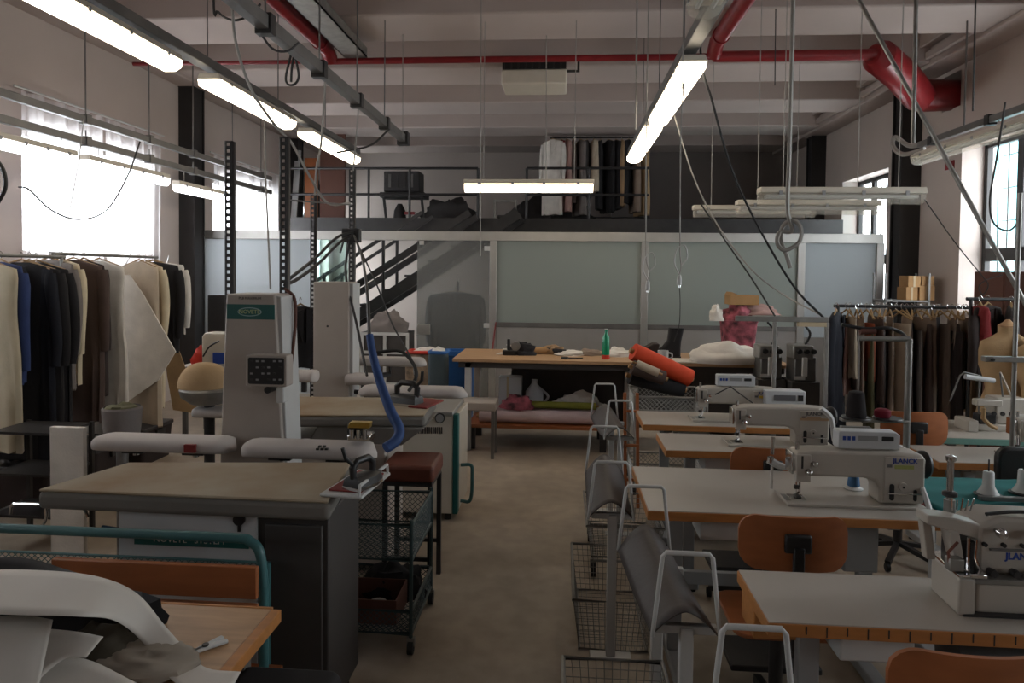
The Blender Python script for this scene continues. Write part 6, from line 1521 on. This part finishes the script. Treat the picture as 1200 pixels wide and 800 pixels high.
# ---------------------------------------------- shelf with cartons beside the right column
ys_ = 8.22; A, B = P(1037, 346, ys_), P(1090, 352, ys_)
B.x = min(B.x, XR - .03)
t = thing('wall_shelf', 'grey shelf unit with cartons beside the right black column', 'shelf', ((A.x + B.x) / 2, ys_ + .15, 0))
for x in (A.x, B.x - .02):
    for y in (ys_, ys_ + .3): MB().box(x, x + .02, y, y + .02, 0, P(1060, 320, ys_).z).build('post', 'mid_steel', t)
for z in (B.z, .8, .3): MB().box(A.x, B.x, ys_, ys_ + .32, z - .02, z).build('shelf', 'mid_steel', t)
zs_ = B.z
xm_ = P(1064, 340, ys_).x
for x, w, z, h, lab in ((xm_, .13, zs_, .15, 'lower left carton on the shelf by the right column'), (xm_ + .15, .17, zs_, .17, 'lower right carton on the shelf by the right column'), (xm_ + .02, .14, zs_ + .152, .13, 'upper left carton on the shelf by the right column'), (xm_ + .17, .14, zs_ + .172, .11, 'upper right carton on the shelf by the right column')):
    c_ = thing('carton', lab, 'carton', (x + w / 2, ys_ + .14, z), 0, 'cartons by the right column')
    w = min(w, XR - .05 - x)
    MB().box(x, x + w, ys_ + .04, ys_ + .26, z, z + h).build('box', 'cardboard', c_, bevel=.003); MB().box(x + w * .42, x + w * .58, ys_ + .037, ys_ + .04, z, z + h).build('tape', 'kraft', c_)
q = P(1092, 200, 8.45)
tag(MB().box(XR - .012, XR, 8.16, 8.34, PX(1092, 204, XR).z, PX(1092, 195, XR).z).build('wall_sign', 'red_paint'), 'small red sign on the right wall', 'sign')
# ---------------------------------------------- mezzanine clutter
yb_ = 11.9; zf = zm1 - .02
A, B = P(375, 152, yb_), P(404, 256, yb_)
tag(MB().box(A.x, B.x, yb_, yb_ + .05, zf, A.z).build('tall_board', 'brown_board', bevel=.004), 'tall brown board standing on the mezzanine', 'board')
A2 = P(357, 190, 12.1); tag(MB().box(A2.x, A2.x + .24, 12.1, 12.14, zf, P(357, 185, 12.1).z).build('narrow_board', 'orange_ply', bevel=.004), 'narrow reddish board left of the tall brown board', 'board')
A2 = P(344, 190, 12.0); tag(MB().beam((A2.x, 12.0, zf), (A2.x + .05, 12.1, P(348, 175, 12).z), .1, .03).build('pale_plank', 'cabinet_white'), 'pale plank leaning on the mezzanine wall at the left', 'plank')
A2 = P(333, 190, 12.2); tag(lump((P(362, 230, 12.5).x, 12.75, zf), .20, .2, .95, 81, .3).build('dark_bundle', 'dark_clutter', sharp=60), 'dark bundle at the left end of the mezzanine', 'bundle')
A, B = P(449, 200, 11.75), P(497, 256, 11.75)
t = thing('dark_machine', 'black machine with a slotted cabinet on the mezzanine', 'machine', ((A.x + B.x) / 2, 11.95, zf))
MB().box(A.x, B.x - .1, 11.8, 12.2, P(470, 224, 11.75).z, A.z).build('cabinet', 'charcoal_steel', t, bevel=.01)
for k in range(4): MB().box(A.x + .08 + k * .13, A.x + .13 + k * .13, 11.79, 11.8, A.z - .28, A.z - .05).build('slot', 'mid_steel' if k in (0, 3) else 'dark_steel', t)
MB().box(A.x - .06, B.x, 11.75, 12.2, P(470, 231, 11.75).z, P(470, 225, 11.75).z).build('shelf', 'charcoal_steel', t, bevel=.006)
for x in (A.x, B.x - .06): MB().beam((x, 11.8, P(470, 231, 11.75).z), (x + .05, 11.8, zf), .04, .04).build('leg', 'charcoal_steel', t)
MB().lathe([(.12, zf), (.1, zf + .2), (.04, zf + .32)], (A.x + .25, 11.95, 0), 16).build('bell', 'charcoal_steel', t)
q = P(480, 246, 11.8); t_ = thing('red_tool', 'small red and white tool under the black machine', 'tool', (q.x, 11.8, zf)); MB().box(q.x - .09, q.x + .09, 11.78, 11.84, zf + .12, zf + .17).build('head', 'red_paint', t_); MB().box(q.x - .02, q.x + .02, 11.79, 11.83, zf, zf + .12).build('stem', 'white_enamel', t_)
tag(lump((P(525, 250, 11.9).x, 12.0, zf), .46, .25, .40, 82, .45).build('tarp_heap', 'dark_clutter', sharp=60), 'heap covered by a dark sheet on the mezzanine', 'heap')
tag(lump((P(640, 250, 12.5).x, 12.7, zf), .8, .3, .5, 83, .4).build('tarp_heap', 'dark_clutter', sharp=60), 'dark heap behind the mezzanine clothes rack', 'heap')
A, B = P(580, 234, 11.7), P(604, 268, 11.7)
t = thing('steel_frame', 'small pale steel frame on the mezzanine', 'frame', ((A.x + B.x) / 2, 11.7, zf))
for x in (A.x, B.x): MB().box(x - .02, x + .02, 11.68, 11.72, zf, A.z).build('leg', 'galvanised', t)
MB().box(A.x, B.x, 11.685, 11.715, A.z - .04, A.z).build('top', 'galvanised', t)
# ================================================================== slotted posts and loose cables
def slotted(px_, pyt, Y, w, label, zbot=0.0):
    top = P(px_, pyt, Y); x, zt_ = top.x, top.z
    t = thing('slotted_post', label, 'post', (x, Y, zbot), 0, 'slotted steel angle posts')
    h = w / 2; g = MB(); ft = .008
    zz_ = zbot; n_ = int((zt_ - zbot) / .034)
    def strip(x0, x1, y0, y1, z0, z1): g.box(x0, x1, y0, y1, z0, z1)
    vs = []; 
    # front flange with real slots: two stiles and rungs share one continuous ladder mesh
    k = len(g.v); L = []
    for i in range(n_ + 1):
        za = zbot + (zt_ - zbot) * i / n_; hs = .009
        L += [za - hs if i else zbot, za + hs if i < n_ else zt_]
    xs_ = [x - h, x - h * .42, x + h * .42, x + h]
    for z in L:
        for xx in xs_: g.v.append(Vector((xx, Y, z)))
    R = len(L)
    for r_ in range(R - 1):
        for c_ in range(3):
            if c_ == 1 and r_ % 2 == 1: continue
            a_ = k + r_ * 4 + c_; g.f.append((a_, a_ + 1, a_ + 5, a_ + 4))
    # side flange
    k2 = len(g.v)
    for z in (zbot, zt_):
        for yy in (Y, Y + w): g.v.append(Vector((x + h, yy, z)))
    g.f.append((k2, k2 + 1, k2 + 3, k2 + 2))
    g.build('angle', 'dark_steel', t, solid=.003, sharp=30)
    MB().box(x - h - .03, x + h + .03, Y - .03, Y + w + .03, zbot, zbot + .006).build('foot_plate', 'dark_steel', t)
    return t
slotted(267.5, 165, 3.36, .038, 'slotted steel post behind the left edge of the near press column')
slotted(332, 160, 3.30, .038, 'slotted steel post right of the near press column')
slotted(366.5, 228, 5.02, .038, 'slotted steel post behind the second press column, left one')
slotted(412, 198, 4.98, .040, 'slotted steel post right of the second press column, carrying black cables')
tag(MB().tube([P(332, 234, 3.31), P(412, 240, 4.97)], .005, 6).build('tie_rod', 'mid_steel'), 'thin rod tying the slotted posts together', 'rod')
def cable(pts, label, r=.006, m='cable_dark', name='cable', cat='cable', grp='loose cables and hoses', n=6, up=False):
    P3 = [P(*p) for p in pts]
    if up: P3 = [Vector((P3[0].x, P3[0].y, zc(P3[0].y)))] + P3
    return tag(MB().tube(spline(P3, n) if len(P3) > 2 else P3, r, 6).build(name, m), label, cat, grp)
# right-hand ones
cable([(790, 134, 6.5), (812, 205, 6.4), (840, 262, 6.3), (880, 315, 6.1), (918, 345, 6.0), (960, 368, 5.6)], 'white cable sloping down from the large lit lamp', .007, 'cable_grey')
cable([(821, 60, 4.9), (835, 120, 4.9), (858, 200, 4.9), (890, 268, 4.9), (930, 335, 4.8), (968, 375, 4.72)], 'black cable sloping from the ceiling to the pipe frame', .008, 'rubber_black', up=True)
cable([(822, 240, 5.6), (850, 282, 5.4), (880, 325, 5.1), (908, 370, 4.75)], 'shorter black cable sloping to the left pole of the pipe frame', .006, 'rubber_black')
def plug(px_, py_, Y, label, m='white_enamel', h=.07, cord=None, lead=None):
    q = P(px_, py_, Y); t = thing('hanging_plug', label, 'plug', q, 0, 'hanging plugs')
    MB().lathe([(.006, h), (.012, h * .9), (.016, h * .5), (.016, 0)], tuple(q), 12).build('body', m, t)
    g = spline([q + Vector((0, 0, h)), q + Vector((-.035, 0, h + .08)), q + Vector((-.02, 0, h + .17)), q + Vector((.03, 0, h + .2)), q + Vector((.05, 0, h + .12)), q + Vector((.01, 0, h + .06))], 5)
    MB().tube(g, .005, 6).build('loop', m, t)
    if cord: MB().tube(spline([Vector((P(*cord[0]).x, cord[0][2], zc(cord[0][2])))] + [P(*p) for p in cord] + [q + Vector((.01, 0, h + .06)), q + Vector((0, 0, h))], 6), .0045, 6).build('cord', 'cable_grey', t)
    if lead: MB().tube(spline([q] + [P(*p) for p in lead], 6), .003, 6).build('lead', 'cable_dark', t)
    for s_ in (-.006, .006): MB().cyl(q + Vector((s_, 0, -.016)), q + Vector((s_, 0, 0)), .0025, .0025, 6).build('pin', 'chrome', t)
plug(796, 334, 4.7, 'white plug with a cord loop hanging before the glass partition', cord=[(800, 80, 4.7), (801, 100, 4.7), (798, 150, 4.7), (797, 250, 4.7), (797, 295, 4.7)], lead=[(797, 352, 4.7), (796, 380, 4.7), (790, 400, 4.75)])
plug(759, 340, 5.0, 'small white plug hanging beside the partition post', cord=[(759, 60, 5.0), (757, 180, 5.0), (757, 250, 5.0), (757, 300, 5.0)])
t = cable([(930, -30, 3.9), (928, 60, 3.9), (925, 180, 3.9), (923, 245, 3.9), (928, 270, 3.9), (914, 272, 3.9), (911, 285, 3.88), (920, 293, 3.88), (936, 284, 3.88), (939, 268, 3.88), (930, 258, 3.9), (918, 264, 3.92), (915, 280, 3.92), (922, 300, 3.92), (926, 314, 3.92)], 'thick grey hose hanging from the ceiling with a knot at its end', .012, 'cable_grey', 'hanging_hose', 'hose', up=True)
t = thing('ceiling_strut', 'long grey pipe strut slanting down to the right edge', 'strut', P(1068, 140, 4.3), 0)
a_, b_ = P(1001, -10, 4.9), P(1205, 362, 4.2); a_ = a_ + (a_ - b_) * ((ZB - .01 - a_.z) / (a_.z - b_.z)); MB().tube([a_, b_], .014, 10).build('pipe', 'galvanised', t)
cable([(1074, -20, 4.6), (1072, 80, 4.6), (1070, 168, 4.6)], 'straight grey pipe hanging beside the slanting strut', .013, 'galvanised', 'drop_pipe', 'pipe', up=True)
cable([(1083, 233, 5.2), (1120, 285, 5.2), (1150, 322, 5.3), (1158, 334, 5.3), (1152, 345, 5.3), (1147, 336, 5.3), (1156, 328, 5.3), (1175, 322, 5.3)], 'thin dark cable curling below the crosswise lamp at the right', .004)
cable([(1178, 120, 4.6), (1168, 185, 4.6), (1160, 235, 4.6), (1165, 262, 4.6), (1182, 270, 4.6), (1194, 258, 4.6), (1197, 240, 4.6)], 'grey cable looping before the right window', .006, 'cable_dark')
yq_ = PX(1168, 220, 3.75).y; q = P(1168, 356, yq_)
t = thing('pull_cord', 'white pull cord with a bell-shaped pull before the right window', 'pull cord', q)
MB().tube([(3.75, yq_, ZRC - .03), P(1169, 260, yq_), P(1168, 342, yq_)], .005, 6).build('cord', 'white_enamel', t)
MB().lathe([(.004, .09), (.010, .085), (.018, 0)], tuple(q), 12).build('pull', 'white_enamel', t)
# ceiling wires
for px_, Y, y1, m_, lab in ((745, 5.9, 152, 'cable_grey', 'thin grey rod hanging left of the large lit lamp'), (563, 6.2, 300, 'cable_grey', 'long thin wire hanging over the middle of the aisle'), (472, 6.9, 160, 'cable_grey', 'thin wire hanging at the end of the power track'), (640, 7.0, 210, 'cable_grey', 'thin wire hanging before the ceiling air unit'), (1140, 4.2, 130, 'cable_dark', 'thin dark wire hanging over the right conduit'), (908, 6.4, 100, 'cable_dark', 'short dark rod hanging left of the knotted hose')):
    tag(MB().tube([(P(px_, 60, Y).x, Y, zc(Y)), P(px_, y1, Y)], .005 if px_ != 745 else .009, 6).build('hanging_wire', m_), lab, 'wire', 'loose cables and hoses')
# left-hand ones
cable([(272, -10, 3.6), (273, 20, 3.6), (276, 48, 3.6), (286, 84, 3.65), (300, 115, 3.7), (325, 150, 3.8), (342, 168, 3.9), (362, 205, 4.1), (384, 238, 4.5), (410, 238, 4.9)], 'grey cable winding from the ceiling to the far slotted post', .008, 'cable_grey', up=True)
cable([(381, 96, 4.8), (379, 130, 4.8), (376, 170, 4.8), (371, 196, 4.8), (369, 228, 4.95)], 'grey cable dropping from the power track to a slotted post', .008, 'cable_grey')
cable([(420, 128, 4.9), (417, 165, 4.9), (414, 200, 4.95)], 'short grey cable dropping from the power track', .006, 'cable_grey')
cable([(341, 64, 4.6), (335, 90, 4.6), (338, 99, 4.6), (346, 98, 4.6), (350, 88, 4.6), (345, 66, 4.6), (342, 80, 4.6), (341, 96, 4.6)], 'dark cable bundle looped below the power track', .008, 'cable_dark')
cable([(250, -10, 3.9), (256, 14, 3.9), (275, 24, 3.9), (295, 16, 3.9), (305, 5, 3.95)], 'dark cable sagging near the ceiling at the left', .007, 'cable_dark', up=True)
cable([(300, 30, 3.9), (318, 56, 3.95), (336, 60, 4.0), (350, 50, 4.05)], 'second dark cable sagging beside the left red pipe', .007, 'cable_dark')
cable([(414, 272, 4.9), (395, 278, 4.7), (370, 302, 4.3), (345, 322, 3.8), (334, 330, 3.4)], 'upper black cable between the slotted posts', .010, 'rubber_black')
cable([(414, 275, 4.9), (398, 284, 4.7), (374, 308, 4.3), (350, 326, 3.8), (334, 334, 3.4)], 'lower black cable between the slotted posts', .010, 'rubber_black')
cable([(415, 276, 4.85), (424, 300, 4.3), (430, 340, 3.4), (433, 392, 2.95)], 'dark cable feeding the blue hose sleeve', .008, 'cable_dark')
cable([(416, 280, 4.9), (440, 330, 4.7), (460, 380, 4.6), (482, 420, 4.4), (486, 440, 4.1)], 'thin dark cable sloping right to the second iron', .006, 'cable_dark')
cable([(410, 280, 4.9), (405, 320, 4.85), (418, 380, 4.6), (430, 440, 4.3)], 'dark hose hanging beside the second press column', .009, 'cable_dark')
cable([(334, 338, 3.3), (345, 350, 3.28), (346, 380, 3.26), (342, 420, 3.24), (337, 470, 3.22), (336, 515, 3.2)], 'brown hose running down beside the near press column', .008, 'brown_board')
cable([(310, 140, 4.4), (311, 200, 4.2), (314, 270, 3.8), (317, 338, 3.25)], 'pale cord hanging to the top of the near press column', .005, 'cable_grey')
q = P(412, 276, 4.95)
t = thing('junction_box', 'black junction box with cables on the far slotted post', 'junction box', q)
MB().box(q.x - .06, q.x + .07, 4.9, 4.97, q.z - .05, q.z + .05).build('box', 'black_plastic', t, bevel=.006)
for k in range(4): MB().tube([q + Vector((-.05 + .035 * k, -.04, -.05)), q + Vector((-.07 + .05 * k, -.05, -.13))], .008, 6).build('gland', 'rubber_black', t)
cable([(22, 219, 4.9), (34, 222, 4.9), (60, 246, 5.0), (92, 257, 5.2), (125, 246, 5.4), (150, 205, 5.6), (164, 166, 5.75)], 'dark cable sagging across the bright left window', .007, 'cable_dark')
cable([(98, 140, 5.3), (92, 190, 5.2), (82, 245, 5.05), (73, 292, 4.95)], 'thin pale cord slanting down to the left rack', .004, 'cable_grey')
cable([(-6, 185, 3.9), (4, 200, 3.9), (6, 220, 3.9), (-4, 240, 3.9)], 'dark hose loop at the left edge', .012, 'cable_dark')
cable([(1046, 520, 3.0), (1066, 532, 2.95), (1076, 560, 2.9), (1090, 600, 2.66), (1092, 640, 2.62), (1090, 690, 2.62)], 'white cable running down the right of the middle machine', .010, 'white_enamel')
cable([(962, 478, 3.72), (974, 490, 3.72), (978, 515, 3.72), (985, 530, 3.8)], 'white cable bundle behind the cream sewing machine', .014, 'white_enamel')
